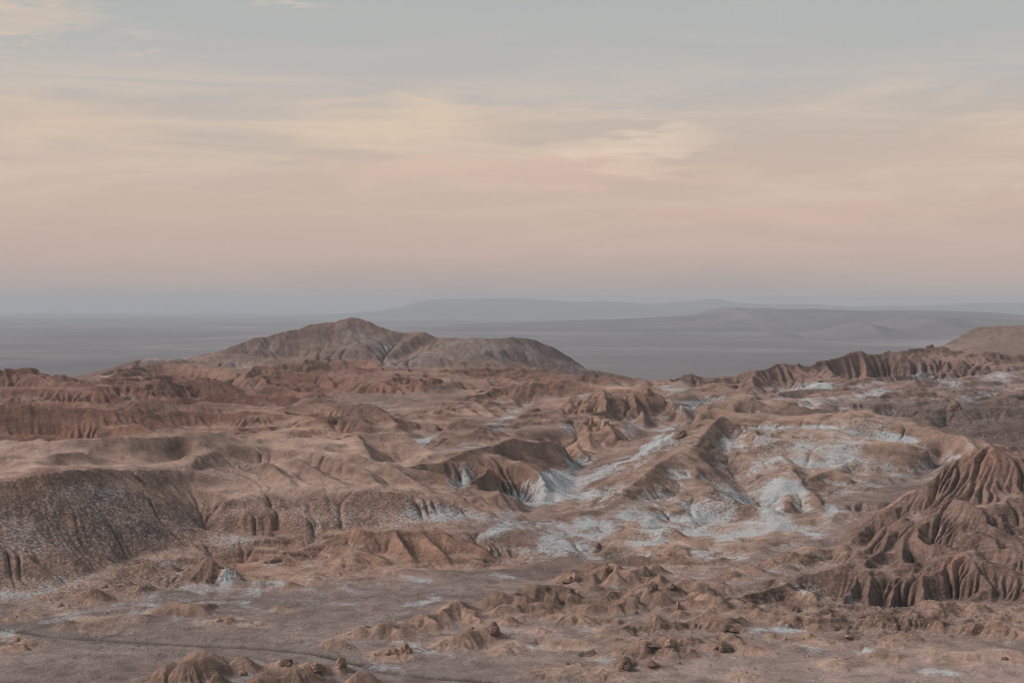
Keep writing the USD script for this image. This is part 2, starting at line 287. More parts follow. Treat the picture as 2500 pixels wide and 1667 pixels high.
('orange_ridge', 'd', '800,1330,516 830,1333,508 851,1335,504 878,1338,502 915,1350,498 947,1366,492'),
('orange_ridge', 'd', '851,1335,504 830,1365,488 822,1385,480'),
('orange_ridge', 'd', '851,1335,504 868,1365,488 875,1390,479'),
('orange_ridge', 'd', '691,1329,516 650,1338,512 620,1347,508'),
('orange_ridge', 'd', '655,1315,530 674,1305,535 715,1310,533'),
('orange_ridge', 'd', '963,1287,523 985,1320,508 1010,1350,498'),
('orange_ridge', 'd', '1023,1290,525 1060,1320,512 1090,1345,504'),
# --- far right: rock ridge, salt terrace, dark ravine
('salt_valley', 'd', '1594,940,1090 1640,950,1060 1680,945,1080 1660,925,1150'),
('tan_upland', 'd', '1460,925,1195 1496,921,1200 1515,912,1205 1539,918 1561,925,1205 1590,929 1621,925,1210'),
('rock_ridge', 'd', '1629,927,1210 1643,916,1225 1692,904,1240 1705,911 1713,917 1746,914,1240 1757,918 1773,914 1784,921,1240 1803,934,1235 1820,921,1225 1836,910,1225 1850,917,1235 1866,902,1260 1876,896 1901,885,1290 1942,880,1310 1972,887 1985,877,1320 2007,870 2050,863,1340 2070,854 2091,850,1360 2105,854 2132,863,1365 2138,865 2159,853,1375 2187,846 2214,847,1395 2246,844 2271,832,1415 2295,836 2306,844,1410 2344,853 2382,863,1400 2401,854 2431,855,1410 2459,865 2500,861,1410 2760,855,1410'),
('rock_ridge', 'd', '1836,911,1224 1850,945,1160 1856,972,1110'),
('rock_ridge', 'd', '1803,935,1232 1790,960,1130'),
('rock_ridge', 'd', '1876,980,1085 1901,936,1240 1942,924,1255 2023,919,1268 2078,923,1265 2132,920,1275 2173,915,1290 2214,908,1310 2268,905,1325 2309,907,1325 2363,897,1345 2420,892,1350 2500,889,1355 2760,885,1355'),
('rock_ridge', 'd', '2105,855,1362 2120,885,1330 2110,912,1292'),
('rock_ridge', 'd', '2225,872,1370 2290,873,1378 2310,885,1360 2330,900,1340'),
('rock_ridge', 'd', '2010,872,1328 2030,890,1305 2040,908,1282'),
('rock_ridge', 'd', '1950,882,1308 1960,905,1282'),
('rock_ridge', 'd', '2390,866,1395 2370,884,1368'),
('salt_hill', 'd', '1643,961,1010 1675,948,1050 1730,933,1062 1751,933,1062 1771,940,1050 1798,956,1020 1839,975,985 1880,991,945'),
('salt_valley', 'd', '1600,972,1000 1650,985,980 1720,985,985'),
('salt_hill', 'd', '1720,990,930 1749,978,945 1784,980,945 1795,995,920'),
('salt_hill', 'd', '1703,1006,890 1746,991,905 1800,1000,885 1840,1002,870'),
('salt_terrace', 'd', '1865,980,1000 1930,975,1010 2000,970,1015 2105,966,1025 2190,955,1040'),
('salt_terrace', 'd', '1890,955,1120 1950,945,1150 2050,942,1160 2150,935,1180 2250,925,1215 2350,918,1240 2500,905,1290 2760,900,1300'),
('salt_terrace', 'd', '2190,962,1060 2211,948,1082 2246,941,1092 2271,945,1090 2290,960,1070 2312,978,1035'),
('salt_terrace', 'd', '2300,950,1120 2400,945,1140 2500,935,1165 2760,930,1170'),
('salt_terrace', 'd', '2340,925,1225 2380,915,1245 2440,914,1250 2480,925,1225'),
('ravine', 'd', '2132,998,985 2187,990,1000 2227,1000,985 2270,994,990 2312,984,1000 2328,987,995 2350,999,970 2404,990,985 2459,994,980 2500,991,985 2760,990,985'),
('ravine', 'z', '2150,1020,13 2200,1030,13 2260,1052,12 2330,1067,11 2420,1087,10 2500,1112,9 2600,1135,8 2760,1150,8'),
('ravine', 'd', '2200,1012,960 2240,1010,962 2270,1022,945'),
('flat_hill', 'd', '2210,872,1800 2250,862,1830 2306,840,1870 2336,823,1890 2358,809,1900 2377,797,1910 2404,794,1910 2459,794 2500,793,1910 2760,790,1910'),
('flat_hill', 'd', '2280,875,1640 2360,880,1650 2500,882,1660 2760,882,1660'),
# --- back hill
('back_hill', 'd', '285,905,1560 299,896,1590 327,880,1620 343,874,1640 381,874 435,877 473,877,1690 503,861,1710 531,863 563,844,1740 585,836 607,825 623,819,1770 653,821 680,812,1790 729,802,1810 751,790,1820 810,787,1840 838,774,1855 859,767,1860 876,771,1855 914,787,1840 925,795 947,798,1830 982,814,1820 1001,812 1028,809,1820 1044,812 1072,828,1800 1104,821,1800 1137,823 1219,821,1800 1286,820,1805 1311,828 1349,842,1815 1381,861 1414,882,1835 1463,918,1850 1500,945,1850'),
('back_hill', 'd', '300,905,1520 420,900,1540 520,900,1570 600,900,1600 674,895,1640 800,893,1660 919,893,1670 1028,896,1670 1137,898,1670 1246,900,1680 1340,912,1700 1420,930,1720'),
('back_hill', 'd', '838,774,1855 816,797,1820 794,842,1760 760,872,1705'),
('back_hill', 'd', '1028,809,1820 985,835,1770 962,866,1715'),
('back_hill', 'd', '985,822,1812 950,852,1745 925,882,1690'),
('back_hill', 'd', '1072,829,1800 1020,852,1760 960,882,1700'),
('back_hill', 'd', '700,810,1795 670,850,1740 650,880,1690'),
('back_hill', 'd', '640,825,1765 625,855,1720'),
# --- drop to the plain
('plain_edge', 'z', '-260,0,-12@1500 150,0,-12@1500 230,0,-8@1520'),
('plain_edge', 'z', '1500,0,-10@1640 1650,0,-12@1640 1820,0,-12@1640 2000,0,-5@1640 2150,0,-4@1650'),
('plain_edge', 'z', '-260,0,-70@2000 300,0,-60@2000 500,0,-40@2060 1000,0,-30@2120 1450,0,-40@2080 1700,0,-70@2000 2150,0,-60@2050 2300,0,-25@2200 2760,0,-10@2250'),
('plain_edge', 'z', '-260,0,-116@2560 2760,0,-116@2560'),
]

# ------------------------------------------------------------------ terrain grid: columns fan out from the viewpoint, rows grow with distance
R0, R1 = math.log(300.0), math.log(2560.0)
PXA, PXB = -240.0, 2740.0
CX, CR = 6.0, (R1 - R0) / 620
NXC, NRC = int((PXB - PXA) / CX) + 1, 621
fixed = np.full((NRC, NXC), np.nan)
fcount = np.zeros((NRC, NXC))
fsum = np.zeros((NRC, NXC))
owner = np.full((NRC, NXC), -1)
lowmask = np.zeros((NRC, NXC), bool)
FORMS = list(dict.fromkeys(s[0] for s in SURVEY))
for form, mode, text in SURVEY:
    P = []
    for t in text.split():
        a = t.split(',')
        px, py = float(a[0]), float(a[1])
        v = a[2] if len(a) > 2 else None
        P.append((px, py, v))
    s = np.concatenate([[0], np.cumsum(np.hypot(np.diff([p[0] for p in P]), np.diff([p[1] for p in P])) + 1e-6)])
    D = []
    if '@' in text:
        z = [float(p[2].split('@')[0]) for p in P]; d = [float(p[2].split('@')[1]) for p in P]
        px = [p[0] for p in P]
    else:
        k = [i for i, p in enumerate(P) if p[2] is not None]
        v = np.interp(s, s[k], [float(P[i][2]) for i in k])
        py = np.array([p[1] for p in P]); px = [p[0] for p in P]
        if mode == 'z':
            z = v; d = (H - v) * F / (py - PY0)
        else:
            d = v; z = H - v * (py - PY0) / F
    px, z, lr = np.array(px, float), np.array(z, float), np.log(np.array(d, float))
    for i in range(len(px) - 1):
        n = int(max(abs(px[i + 1] - px[i]) / CX, abs(lr[i + 1] - lr[i]) / CR) * 1.5) + 2
        t = np.linspace(0, 1, n)
        # straight in world space
        d0, d1 = math.exp(lr[i]), math.exp(lr[i + 1])
        dd = d0 + (d1 - d0) * t
        xx = (px[i] - PX0) * d0 + ((px[i + 1] - PX0) * d1 - (px[i] - PX0) * d0) * t
        cx = np.round((xx / dd + PX0 - PXA) / CX).astype(int)
        cr = np.round((np.log(dd) - R0) / CR).astype(int)
        zz = z[i] + (z[i + 1] - z[i]) * t
        ok = (cx >= 0) & (cx < NXC) & (cr >= 0) & (cr < NRC)
        np.add.at(fsum, (cr[ok], cx[ok]), zz[ok])
        np.add.at(fcount, (cr[ok], cx[ok]), 1)
        owner[cr[ok], cx[ok]] = FORMS.index(form)
        lowmask[cr[ok], cx[ok]] |= mode == 'z'
has = fcount > 0
fixed[has] = fsum[has] / fcount[has]

def membrane(fixed, has, sag=None, low=None):
    """Heights between the surveyed lines: a stretched skin through them, slightly stiffened."""
    n, m = fixed.shape
    idx = np.arange(n * m).reshape(n, m)
    wr = (CX / F / CR) ** 2                          # cells are not square
    a, b = idx[:-1].ravel(), idx[1:].ravel()
    c, e = idx[:, :-1].ravel(), idx[:, 1:].ravel()
    r = np.concatenate([a, b, c, e]); q = np.concatenate([b, a, e, c])
    w = np.concatenate([np.full(2 * len(a), wr), np.ones(2 * len(c))])
    W = sp.coo_matrix((w, (r, q)), (n * m, n * m)).tocsr()
    L = sp.diags(np.asarray(W.sum(1)).ravel()) - W
    k = has.ravel()
    free = np.where(~k)[0]; fx = np.where(k)[0]
    z = np.zeros(n * m); z[fx] = fixed.ravel()[fx]
    b = -(L[free][:, fx] @ z[fx])
    A = L[free][:, free]
    if sag is not None:                              # between crests the ground sags towards the valley level
        s_ = sag.ravel()[free]; A = A + sp.diags(s_); b = b + s_ * low.ravel()[free]
    z[free] = sl.spsolve(A.tocsc(), b)
    return z.reshape(n, m)

near = ndi.distance_transform_edt(owner < 0, sampling=(CR * F / CX * 0.8, 1.0), return_distances=False, return_indices=True)
form_c = owner[near[0], near[1]]
islow = np.zeros_like(has); islow[lowmask] = True
SAG = dict(red_ridge=0.006, tan_hummocks=0.007, red_cliffs=0.006, tan_upland=0.006, knolls=0.006, sand_ridge=0.0025, pointed_hill=0.006, orange_ridge=0.004, rock_ridge=0.0015, broken_ground=0.006, salt_terrace=0.002, salt_hill=0.0006)
sag = ndi.gaussian_filter(np.array([SAG.get(f, 0.0) for f in FORMS])[form_c], (4, 6))
zlow = membrane(fixed, islow & has)
zc0 = membrane(fixed, has)
zc = membrane(fixed, has, sag, np.minimum(zlow, zc0))

UP = 2
NX, NR = (NXC - 1) * UP + 1, (NRC - 1) * UP + 1
cols = np.linspace(PXA, PXB - ((PXB - PXA) - (NXC - 1) * CX), NX)
rows = np.linspace(R0, R1, NR)
DIST = np.exp(rows)
zc = ndi.gaussian_filter(zc, (0.5, 0.5))
rr, cc = np.meshgrid(np.linspace(0, NRC - 1, NR), np.linspace(0, NXC - 1, NX), indexing='ij')
Z = ndi.map_coordinates(zc, [rr, cc], order=3, mode='nearest')
X = (cols[None, :] - PX0) / F * DIST[:, None]
Y = np.broadcast_to(DIST[:, None], X.shape)
FORM = form_c[np.clip(np.round(rr).astype(int), 0, NRC - 1), np.clip(np.round(cc).astype(int), 0, NXC - 1)]

# ------------------------------------------------------------------ helpers: noise, sight lines
_rng = np.random.default_rng(7)
_LAT = [_rng.random((256, 256)).astype(np.float32) for _ in range(6)]
def noise2(x, y, scale, seed=0, order=3):
    """Smooth noise, about -1..1, one lump per `scale` metres."""
    x, y = np.broadcast_arrays(x, y)
    c = np.stack([np.asarray(x, np.float32).ravel() / scale + 37.1 * seed + 128, np.asarray(y, np.float32).ravel() / scale + 11.7 * seed + 128])
    v = ndi.map_coordinates(_LAT[seed % 6], c, order=order, mode='grid-wrap', prefilter=False).reshape(np.shape(x))
    return (v - 0.5) * 3.0
def fbm2(x, y, scale, octaves=4, seed=0, gain=0.5):
    return sum(gain ** o * noise2(x, y, scale / 2 ** o, seed + o) for o in range(octaves))

DCOL = DIST[:, None]
def seen_row():
    """Rows of the picture in which the ground stands, and the running skyline from near to far."""
    PYg = PY0 + F * (H - Z) / DCOL
    return np.minimum.accumulate(PYg, axis=0)
def hit(sk, px, py):
    """Grid row at which the line of sight first meets the ground."""
    c = int(np.clip(round((px - PXA) / (CX / UP)), 0, NX - 1))
    r = int(np.searchsorted(-sk[:, c], -py))
    return c, min(r, NR - 1)

# ------------------------------------------------------------------ mounds on the valley floor
# column, top row, foot row, half width, shape, label (mounds with a label become landforms of their own)
MOUNDS = [
(261, 1424, 1452, 62, 'd', 'twin-topped tan mound beside the white runnel below the long gravel slope'), (340, 1425, 1450, 42, 'd', ''), (365, 1424, 1447, 30, 'p', ''), (300, 1420, 1440, 26, 'd', ''),
(218, 1444, 1478, 44, 'd', 'smooth tan mound with an orange tail running down to its left'), (165, 1465, 1487, 45, 'd', ''), (110, 1482, 1497, 50, 'd', ''),
(305, 1497, 1516, 62, 'd', 'low brown mound with an orange rocky top on the left valley floor'), (335, 1503, 1520, 40, 'd', ''),
(450, 1471, 1502, 60, 'd', 'broad pale mound with a smooth right shoulder'), (490, 1483, 1508, 40, 'd', ''), (380, 1484, 1500, 36, 'd', ''),
(225, 1523, 1542, 75, 'd', 'low sand swell just above the dark wash'), (160, 1527, 1545, 40, 'd', ''),
(530, 1507, 1530, 60, 'p', 'crumbly pale mound standing alone in the flat'), (610, 1515, 1532, 36, 'd', ''),
(505, 1384, 1420, 62, 'd', 'tan hump with an orange cap and a white salt face'), (550, 1394, 1428, 42, 'd', ''), (478, 1358, 1385, 42, 'd', ''),
(355, 1378, 1406, 62, 'd', 'brown swell with an orange patch on top at the foot of the gravel slope'), (300, 1398, 1415, 60, 'd', ''),
(45, 1500, 1519, 50, 'd', 'small brown mound at the left edge above the wash'), (35, 1557, 1580, 55, 'd', 'low mound at the left edge with a red crag on it'), (185, 1440, 1455, 44, 'd', ''),
(440, 1619, 1680, 90, 'd', 'red-crested knoll at the bottom of the picture'), (505, 1614, 1665, 50, 'd', ''), (480, 1600, 1640, 70, 'd', ''), (585, 1608, 1650, 50, 'd', ''), (530, 1640, 1690, 45, 'd', ''), (310, 1660, 1700, 40, 'd', ''),
(715, 1622, 1700, 95, 'd', 'big smooth tan dome at the bottom of the picture'), (640, 1642, 1700, 60, 'd', ''), (770, 1618, 1660, 52, 'd', ''), (835, 1617, 1650, 38, 'p', ''), (905, 1634, 1690, 60, 'd', 'sandy dome right of the crags at the bottom of the picture'), (690, 1608, 1640, 50, 'd', ''),
(985, 1572, 1608, 66, 'p', 'tan apron of sand under the lone red crag'), (930, 1592, 1612, 50, 'd', ''),
(1150, 1530, 1582, 70, 'p', 'long tan hillock with a dark crag on its right end'), (1100, 1548, 1585, 50, 'd', ''), (1080, 1562, 1588, 42, 'p', ''), (1195, 1535, 1572, 45, 'd', ''),
(1225, 1562, 1592, 55, 'd', 'low tan hillock with crusted top right of the crag hillock'), (1265, 1566, 1590, 36, 'd', ''),
(810, 1562, 1590, 36, 'd', 'little red-brown mound beside the bend of the wash'),
(875, 1534, 1561, 48, 'd', 'leftmost mound of the chain of tan lumps'), (947, 1526, 1562, 50, 'd', ''), (1000, 1516, 1552, 42, 'd', ''), (985, 1540, 1570, 40, 'd', ''), (1028, 1500, 1535, 52, 'd', ''), (1060, 1506, 1540, 36, 'd', ''),
(1126, 1474, 1512, 60, 'd', 'pale rounded mound half way up the chain of tan lumps'), (1165, 1485, 1518, 45, 'd', ''), (1085, 1492, 1522, 40, 'd', ''), (1175, 1500, 1528, 44, 'd', ''),
(1225, 1450, 1490, 55, 'd', ''), (1265, 1440, 1486, 50, 'd', ''), (1308, 1422, 1475, 72, 'd', 'largest pale lump at the upper end of the chain of mounds'), (1368, 1428, 1470, 50, 'd', ''), (1345, 1440, 1480, 44, 'd', ''), (1390, 1445, 1480, 40, 'd', ''), (1290, 1455, 1495, 50, 'd', ''), (1240, 1478, 1510, 44, 'd', ''), (1340, 1462, 1496, 44, 'd', ''),
(1414, 1470, 1502, 55, 'd', ''), (1349, 1482, 1507, 48, 'p', 'reddish mound below the pale lumps'), (1403, 1496, 1527, 66, 'd', 'wide pale mound with a forked gully on its face'), (1460, 1500, 1525, 46, 'd', ''), (1262, 1502, 1522, 45, 'd', ''), (1250, 1504, 1530, 30, 'd', ''),
(1463, 1456, 1482, 42, 'd', ''), (1477, 1478, 1503, 48, 'd', ''), (1534, 1464, 1494, 56, 'd', 'smooth white-tan mound between the broken hummocks'), (1583, 1446, 1480, 58, 'd', ''), (1620, 1455, 1482, 36, 'd', ''), (1441, 1424, 1452, 44, 'd', ''),
(1400, 1390, 1428, 44, 'd', 'pale block-topped hummock with a dark hollow under it'), (1440, 1398, 1430, 36, 'd', ''), (1477, 1376, 1422, 56, 'd', 'tall tan hummock with a red rocky cap'), (1500, 1392, 1432, 36, 'd', ''), (1553, 1380, 1415, 46, 'd', ''), (1586, 1372, 1406, 42, 'd', ''), (1530, 1392, 1424, 34, 'd', ''),
(1558, 1424, 1450, 36, 'd', ''), (1605, 1403, 1448, 50, 'p', 'dark-flanked hummock with a pale shoulder'), (1643, 1424, 1456, 46, 'd', ''), (1668, 1412, 1445, 44, 'd', ''), (1700, 1420, 1450, 40, 'd', ''), (1515, 1440, 1468, 44, 'p', ''),
(1534, 1512, 1552, 70, 'p', 'tan hill with gullied left side in front of the pale mounds'), (1605, 1492, 1548, 56, 'p', 'pale peaked hill under the red crag'), (1643, 1503, 1545, 45, 'd', ''), (1500, 1532, 1556, 44, 'd', ''), (1575, 1505, 1540, 40, 'd', ''),
(1656, 1474, 1500, 38, 'p', ''), (1724, 1450, 1486, 42, 'd', ''), (1752, 1462, 1492, 36, 'd', ''), (1705, 1444, 1470, 30, 'd', ''), (1700, 1474, 1500, 56, 'd', ''),
(1675, 1544, 1584, 66, 'p', 'brown hill behind the dark double-crested hill'), (1610, 1560, 1600, 60, 'p', ''), (1545, 1582, 1608, 62, 'd', 'dark double-crested hill near the bottom of the picture'), (1640, 1556, 1605, 60, 'p', ''), (1580, 1568, 1606, 40, 'd', ''), (1680, 1582, 1608, 36, 'd', ''), (1560, 1552, 1575, 60, 'd', ''),
(1528, 1602, 1640, 40, 'p', 'dark rubbly hump in front of the double-crested hill'), (1590, 1606, 1640, 45, 'p', ''),
(1447, 1588, 1603, 30, 'd', ''), (1762, 1557, 1596, 50, 'p', 'dark knoll with a pale ridge behind it'), (1790, 1535, 1578, 52, 'p', ''), (1830, 1570, 1600, 60, 'd', ''), (1773, 1520, 1545, 48, 'd', ''), (1740, 1508, 1535, 50, 'd', ''), (1700, 1512, 1535, 50, 'd', ''),
(1450, 1640, 1662, 80, 'd', 'long low brown bank at the bottom of the picture'), (1340, 1640, 1660, 60, 'd', ''), (1390, 1560, 1585, 70, 'd', ''), (1330, 1530, 1552, 50, 'd', ''), (1510, 1556, 1575, 40, 'd', ''),
(1385, 1618, 1632, 40, 'd', ''), (1820, 1640, 1664, 50, 'd', ''), (2050, 1608, 1632, 60, 'd', ''), (1990, 1558, 1580, 60, 'd', ''), (2110, 1575, 1592, 40, 'd', ''), (2160, 1600, 1622, 60, 'd', ''), (2280, 1575, 1595, 45, 'd', ''), (2190, 1556, 1578, 55, 'd', ''), (2330, 1605, 1625, 70, 'd', ''), (2450, 1600, 1622, 60, 'd', ''),
(690, 1478, 1496, 40, 'd', 'faint brown swell on the open flat'), (760, 1400, 1413, 50, 'd', ''), (712, 1420, 1440, 28, 'p', 'small pale cone on the salt flat'), (640, 1425, 1442, 40, 'd', ''), (770, 1404, 1418, 26, 'p', ''),
(1990, 1438, 1462, 50, 'd', ''), (2268, 1462, 1490, 45, 'd', ''), (2320, 1474, 1496, 40, 'd', ''), (2400, 1498, 1520, 50, 'd', ''), (2465, 1500, 1530, 50, 'p', ''), (2360, 1522, 1548, 45, 'd', ''), (2430, 1530, 1552, 45, 'd', ''), (2490, 1545, 1565, 45, 'd', ''), (2040, 1500, 1528, 50, 'p', ''), (1990, 1505, 1530, 45, 'd', ''), (1930, 1500, 1528, 45, 'p', ''), (1880, 1500, 1522, 40, 'p', ''), (2140, 1505, 1535, 40, 'p', ''),
(2195, 1205, 1222, 60, 'd', ''), (2140, 1228, 1245, 60, 'd', ''), (1918, 1212, 1250, 32, 'd', 'smooth teardrop-shaped tan hump on the white slope'),
(2050, 1340, 1362, 40, 'd', ''), (1985, 1335, 1358, 40, 'd', ''), (1940, 1352, 1378, 40, 'd', ''), (1890, 1365, 1392, 40, 'd', ''), (1840, 1380, 1405, 44, 'd', ''), (1800, 1395, 1420, 40, 'd', ''),
]
_r = random.Random(3)
for k_ in range(46):                                      # unnamed small rises of the broken ground on the right
    a_ = _r.uniform(1700, 2560); b_ = _r.uniform(1490, 1560)
    MOUNDS.append((a_, b_ - _r.uniform(8, 20), b_ + 6, _r.uniform(16, 38), _r.choice('dp'), ''))
for k_ in range(40):
    a_ = _r.uniform(1380, 1800); b_ = _r.uniform(1390, 1520)
    MOUNDS.append((a_, b_ - _r.uniform(9, 20), b_ + 6, _r.uniform(18, 34), _r.choice('ddp'), ''))
for k_ in range(30):                                      # low swells on the floor
    a_ = _r.uniform(-200, 2700); b_ = _r.uniform(1440, 1670)
    MOUNDS.append((a_, b_ - _r.uniform(3, 7), b_ + 4, _r.uniform(40, 90), 'd', ''))
Z0 = Z.copy(); sk = seen_row(); MID = np.full(Z.shape, -1, np.int16); MH = np.zeros_like(Z)
wn1, wn2 = fbm2(X, Y, 11, 3, 2, 0.55), fbm2(X, Y, 11, 3, 4, 0.55)
rough = fbm2(X, Y, 6.5, 3, 5, 0.6)
BS = np.zeros_like(Z); BM = np.zeros_like(Z)
for k_, (px, top, foot, hw, shape, label) in enumerate(MOUNDS):
    c, r = hit(sk, px, foot)
    d = DIST[r] * (1 + hw / F * 0.8)
    rc = int(np.searchsorted(DIST, d)); rad = 1.45 * hw * d / F
    if rc >= NR: continue
    h = (H - d * (top - PY0) / F) - Z0[rc, c]
    if h < 0.15: continue
    ra, rb = np.searchsorted(DIST, [d - rad * 1.8, d + rad * 1.8]); w = int(1.8 * rad / d * F / 3) + 3
    sl_ = (slice(ra, rb), slice(max(0, c - w), c + w))
    t_ = _r.uniform(-0.9, 0.9); asp = _r.uniform(0.75, 1.35)
    ux, uy = X[sl_] + 0.22 * rad * wn1[sl_] - (px - PX0) / F * d, Y[sl_] + 0.22 * rad * wn2[sl_] - d
    q = np.hypot((ux * math.cos(t_) + uy * math.sin(t_)) / rad, (uy * math.cos(t_) - ux * math.sin(t_)) / rad * asp)
    q = np.maximum(q + 0.10 * rough[sl_], 0)
    if shape == 'd': b = h * np.clip(1 - q * q, 0, 1) ** 2.0 * 1.05
    else: b = h * (0.75 * np.clip(1 - q, 0, 1) ** 1.3 + 0.4 * np.clip(1 - q * q, 0, 1) ** 3)
    MID[sl_] = np.where((b > 0.2 * h) & (b > BM[sl_]), k_ if label else -1, MID[sl_])
    BM[sl_] = np.maximum(BM[sl_], b); BS[sl_] += b ** 4
    MH[sl_] = np.maximum(MH[sl_], np.clip(b / h, 0, 1))
Z = Z0 + BS ** 0.25

# ------------------------------------------------------------------ rain work: gullies cut by running water
ERODE = dict(valley=0.06, wash=0.03, gravel_slope=0.24, sand_ridge=0.34, red_ridge=0.95, tan_hummocks=0.55, red_cliffs=1.0, tan_upland=0.6, knolls=0.5,
             salt_valley=0.15, pointed_hill=0.8, salt_hill=0.28, bowl_floor=0.1, gully_hill=1.0, broken_ground=1.0, orange_ridge=0.8, rock_ridge=1.0,
             salt_terrace=0.5, ravine=0.4, flat_hill=0.15, back_hill=0.35, plain_edge=0.2)
E = np.array([ERODE[f] for f in FORMS], np.float32)[FORM]
E = np.maximum(ndi.gaussian_filter(E, (8, 6)), 0.9 * np.clip(MH * 2.5, 0, 1))
E = ndi.gaussian_filter(E, (2, 2)) * np.clip(0.75 + 0.45 * fbm2(X / DCOL * 600, np.log(DCOL) * 600, 40, 3, 3), 0.15, 1.4)
E = E.astype(np.float32)
REL = (DCOL * 0.00086).astype(np.float32)               # one column's width on the ground
Z = Z.astype(np.float32)
Z += (E * REL * (0.9 * fbm2(np.log(DCOL) * 600 + 0 * X, X / DCOL * 1200, 14, 5, 1, 0.6)) * 0.8).astype(np.float32)

RUG = np.array([dict(knolls=1.0, tan_hummocks=1.0, red_cliffs=1.2, tan_upland=1.1, pointed_hill=0.9, salt_terrace=1.0, broken_ground=1.1, gully_hill=1.5, red_ridge=0.9, orange_ridge=0.8, rock_ridge=1.0, sand_ridge=0.85, salt_hill=0.75, back_hill=0.8, gravel_slope=0.5, ravine=0.6, salt_valley=0.3).get(f, 0.08) for f in FORMS], np.float32)[FORM]
RUG = np.maximum(ndi.gaussian_filter(RUG, (10, 8)), 0.45 * np.clip(MH * 2.5, 0, 1))
lu, lv = X / DCOL * 900, np.log(DCOL) * 900
wa, wb = 0.35 * X + 9 * noise2(X, Y, 45, 1), 0.35 * Y + 9 * noise2(X, Y, 45, 2)
def ridged(x, y, sc, o, seed):
    return sum(0.5 ** i * (1 - 2 * np.abs(np.clip(noise2(x, y, sc / 2 ** i, seed + i) / 1.5, -1, 1)) - 0.3) for i in range(o))
gap = ndi.gaussian_filter(ndi.distance_transform_edt(~has, sampling=(0.8, 1.0)), 1)
gap = ndi.map_coordinates(np.clip(gap / 7.0, 0.0, 1.0), [rr, cc], order=1)              # surveyed lines stay where they are
Z += (RUG * np.minimum(REL, 0.85) * 16.0 * (0.03 + 0.97 * gap) * (-0.5 + ridged(lu * 0.62 + 0.25 * lv + 8 * noise2(X, Y, 40, 1), lv + 8 * noise2(X, Y, 40, 2), 38, 3, 2))).astype(np.float32)

def erode(Z, steps=16, K=0.17, sweeps=30, first=160, m=0.5, talus=0.9):
    n, mm = Z.shape
    du, dv = REL, (DCOL * (rows[1] - rows[0])).astype(np.float32)
    NB = [(-1, 0, dv), (1, 0, dv), (0, -1, du), (0, 1, du)] + [(a, b, np.sqrt(du ** 2 + dv ** 2)) for a in (-1, 1) for b in (-1, 1)]
    def sh(A, a, b, fill):
        o = np.full_like(A, fill)
        o[max(0, -a):n - max(0, a), max(0, -b):mm - max(0, b)] = A[max(0, a):n - max(0, -a), max(0, b):mm - max(0, -b)]
        return o
    A = np.ones_like(Z)
    for it in range(steps):
        W, S, tot = [], np.zeros_like(Z), np.zeros_like(Z)
        drop = np.zeros_like(Z)
        for a, b, dd in NB:
            dz = Z - sh(Z, a, b, 1e9)
            s = np.maximum(dz / dd, 0)
            S = np.maximum(S, s); drop = np.maximum(drop, dz)
            w = s ** 2.5 + 1e-12 * (s > 0); W.append(w); tot += w
        tot[tot <= 0] = 1
        W = [w / tot for w in W]
        for q in range(first if it == 0 else sweeps):
            B = np.ones_like(Z)
            for (a, b, dd), w in zip(NB, W):
                f = A * w
                B[max(0, a):n - max(0, -a), max(0, b):mm - max(0, -b)] += f[max(0, -a):n - max(0, a), max(0, -b):mm - max(0, b)]
            A = B
        cut = K * E * REL * np.minimum(A, 420) ** m * np.minimum(S, 1.5)
        cut = np.minimum(cut, 0.45 * drop)
        Z = Z - cut
        lap = np.zeros_like(Z)
        for a, b, dd in NB[:4]:
            lap += (sh(Z, a, b, np.nan) - Z) * (REL / dd) ** 2
        lap = np.nan_to_num(lap)
        Z = Z + (0.03 if talus else 0.008) * lap
    return Z, A
Z, FLOW = erode(Z)

# ------------------------------------------------------------------ fine relief
SL = None
def slopes(Z):
    gy, gx = np.gradient(Z)
    zx = gx / (DCOL * (CX / UP / F))                       # along a row
    zy = (gy - (cols[None, :] - PX0) / F * DCOL * zx * (rows[1] - rows[0])) / (DCOL * (rows[1] - rows[0]))
    return zx, zy, np.hypot(zx, zy)
_, _, SL = slopes(Z)
steep = np.clip((ndi.gaussian_filter(SL, 2) - 0.18) / 0.45, 0, 1)
GR = np.array([dict(valley=0.12, gravel_slope=0.85, back_hill=0.9, salt_hill=0.3, gully_hill=0.45, red_ridge=0.5, red_cliffs=0.6, broken_ground=0.6, ravine=1.0, rock_ridge=0.5, orange_ridge=0.4).get(f, 0.15) for f in FORMS], np.float32)[FORM]
GR = ndi.gaussian_filter(GR, (6, 5))
lump = fbm2(X, Y, 5.0, 4, 1, 0.6)
Z = Z + REL * (0.25 + 1.1 * E * steep + 1.0 * GR) * fbm2(X / DCOL * 1163, np.log(DCOL) * 700, 7.0, 4, 2, 0.65) * 0.55
# hard crusts: ledges that break the smooth slopes here and there
led = np.clip(np.maximum(1.0 * np.clip(MH * 2, 0, 1), np.clip(RUG, 0, 1)) * np.clip(1.6 * fbm2(X, Y, 26, 4, 4, 0.6) + 0.15, 0, 1), 0, 1)
led *= 1 - ndi.gaussian_filter(np.isin(FORM, [FORMS.index('gravel_slope'), FORMS.index('sand_ridge'), FORMS.index('back_hill')]).astype(np.float32), (6, 5))
th = (REL * 4.0).astype(np.float32)
ff = (Z + 0.10 * X + 0.8 * th * fbm2(X, Y, 18, 3, 2)) / th
fr = ff - np.floor(ff)
Z = Z + led * th * 0.75 * (np.clip((fr - 0.35) / 0.3, 0, 1) ** 2 * (3 - 2 * np.clip((fr - 0.35) / 0.3, 0, 1)) - fr)
CRUST = led
Z = Z + led * REL * 0.9 * fbm2(lu, lv, 5.0, 3, 1, 0.7)
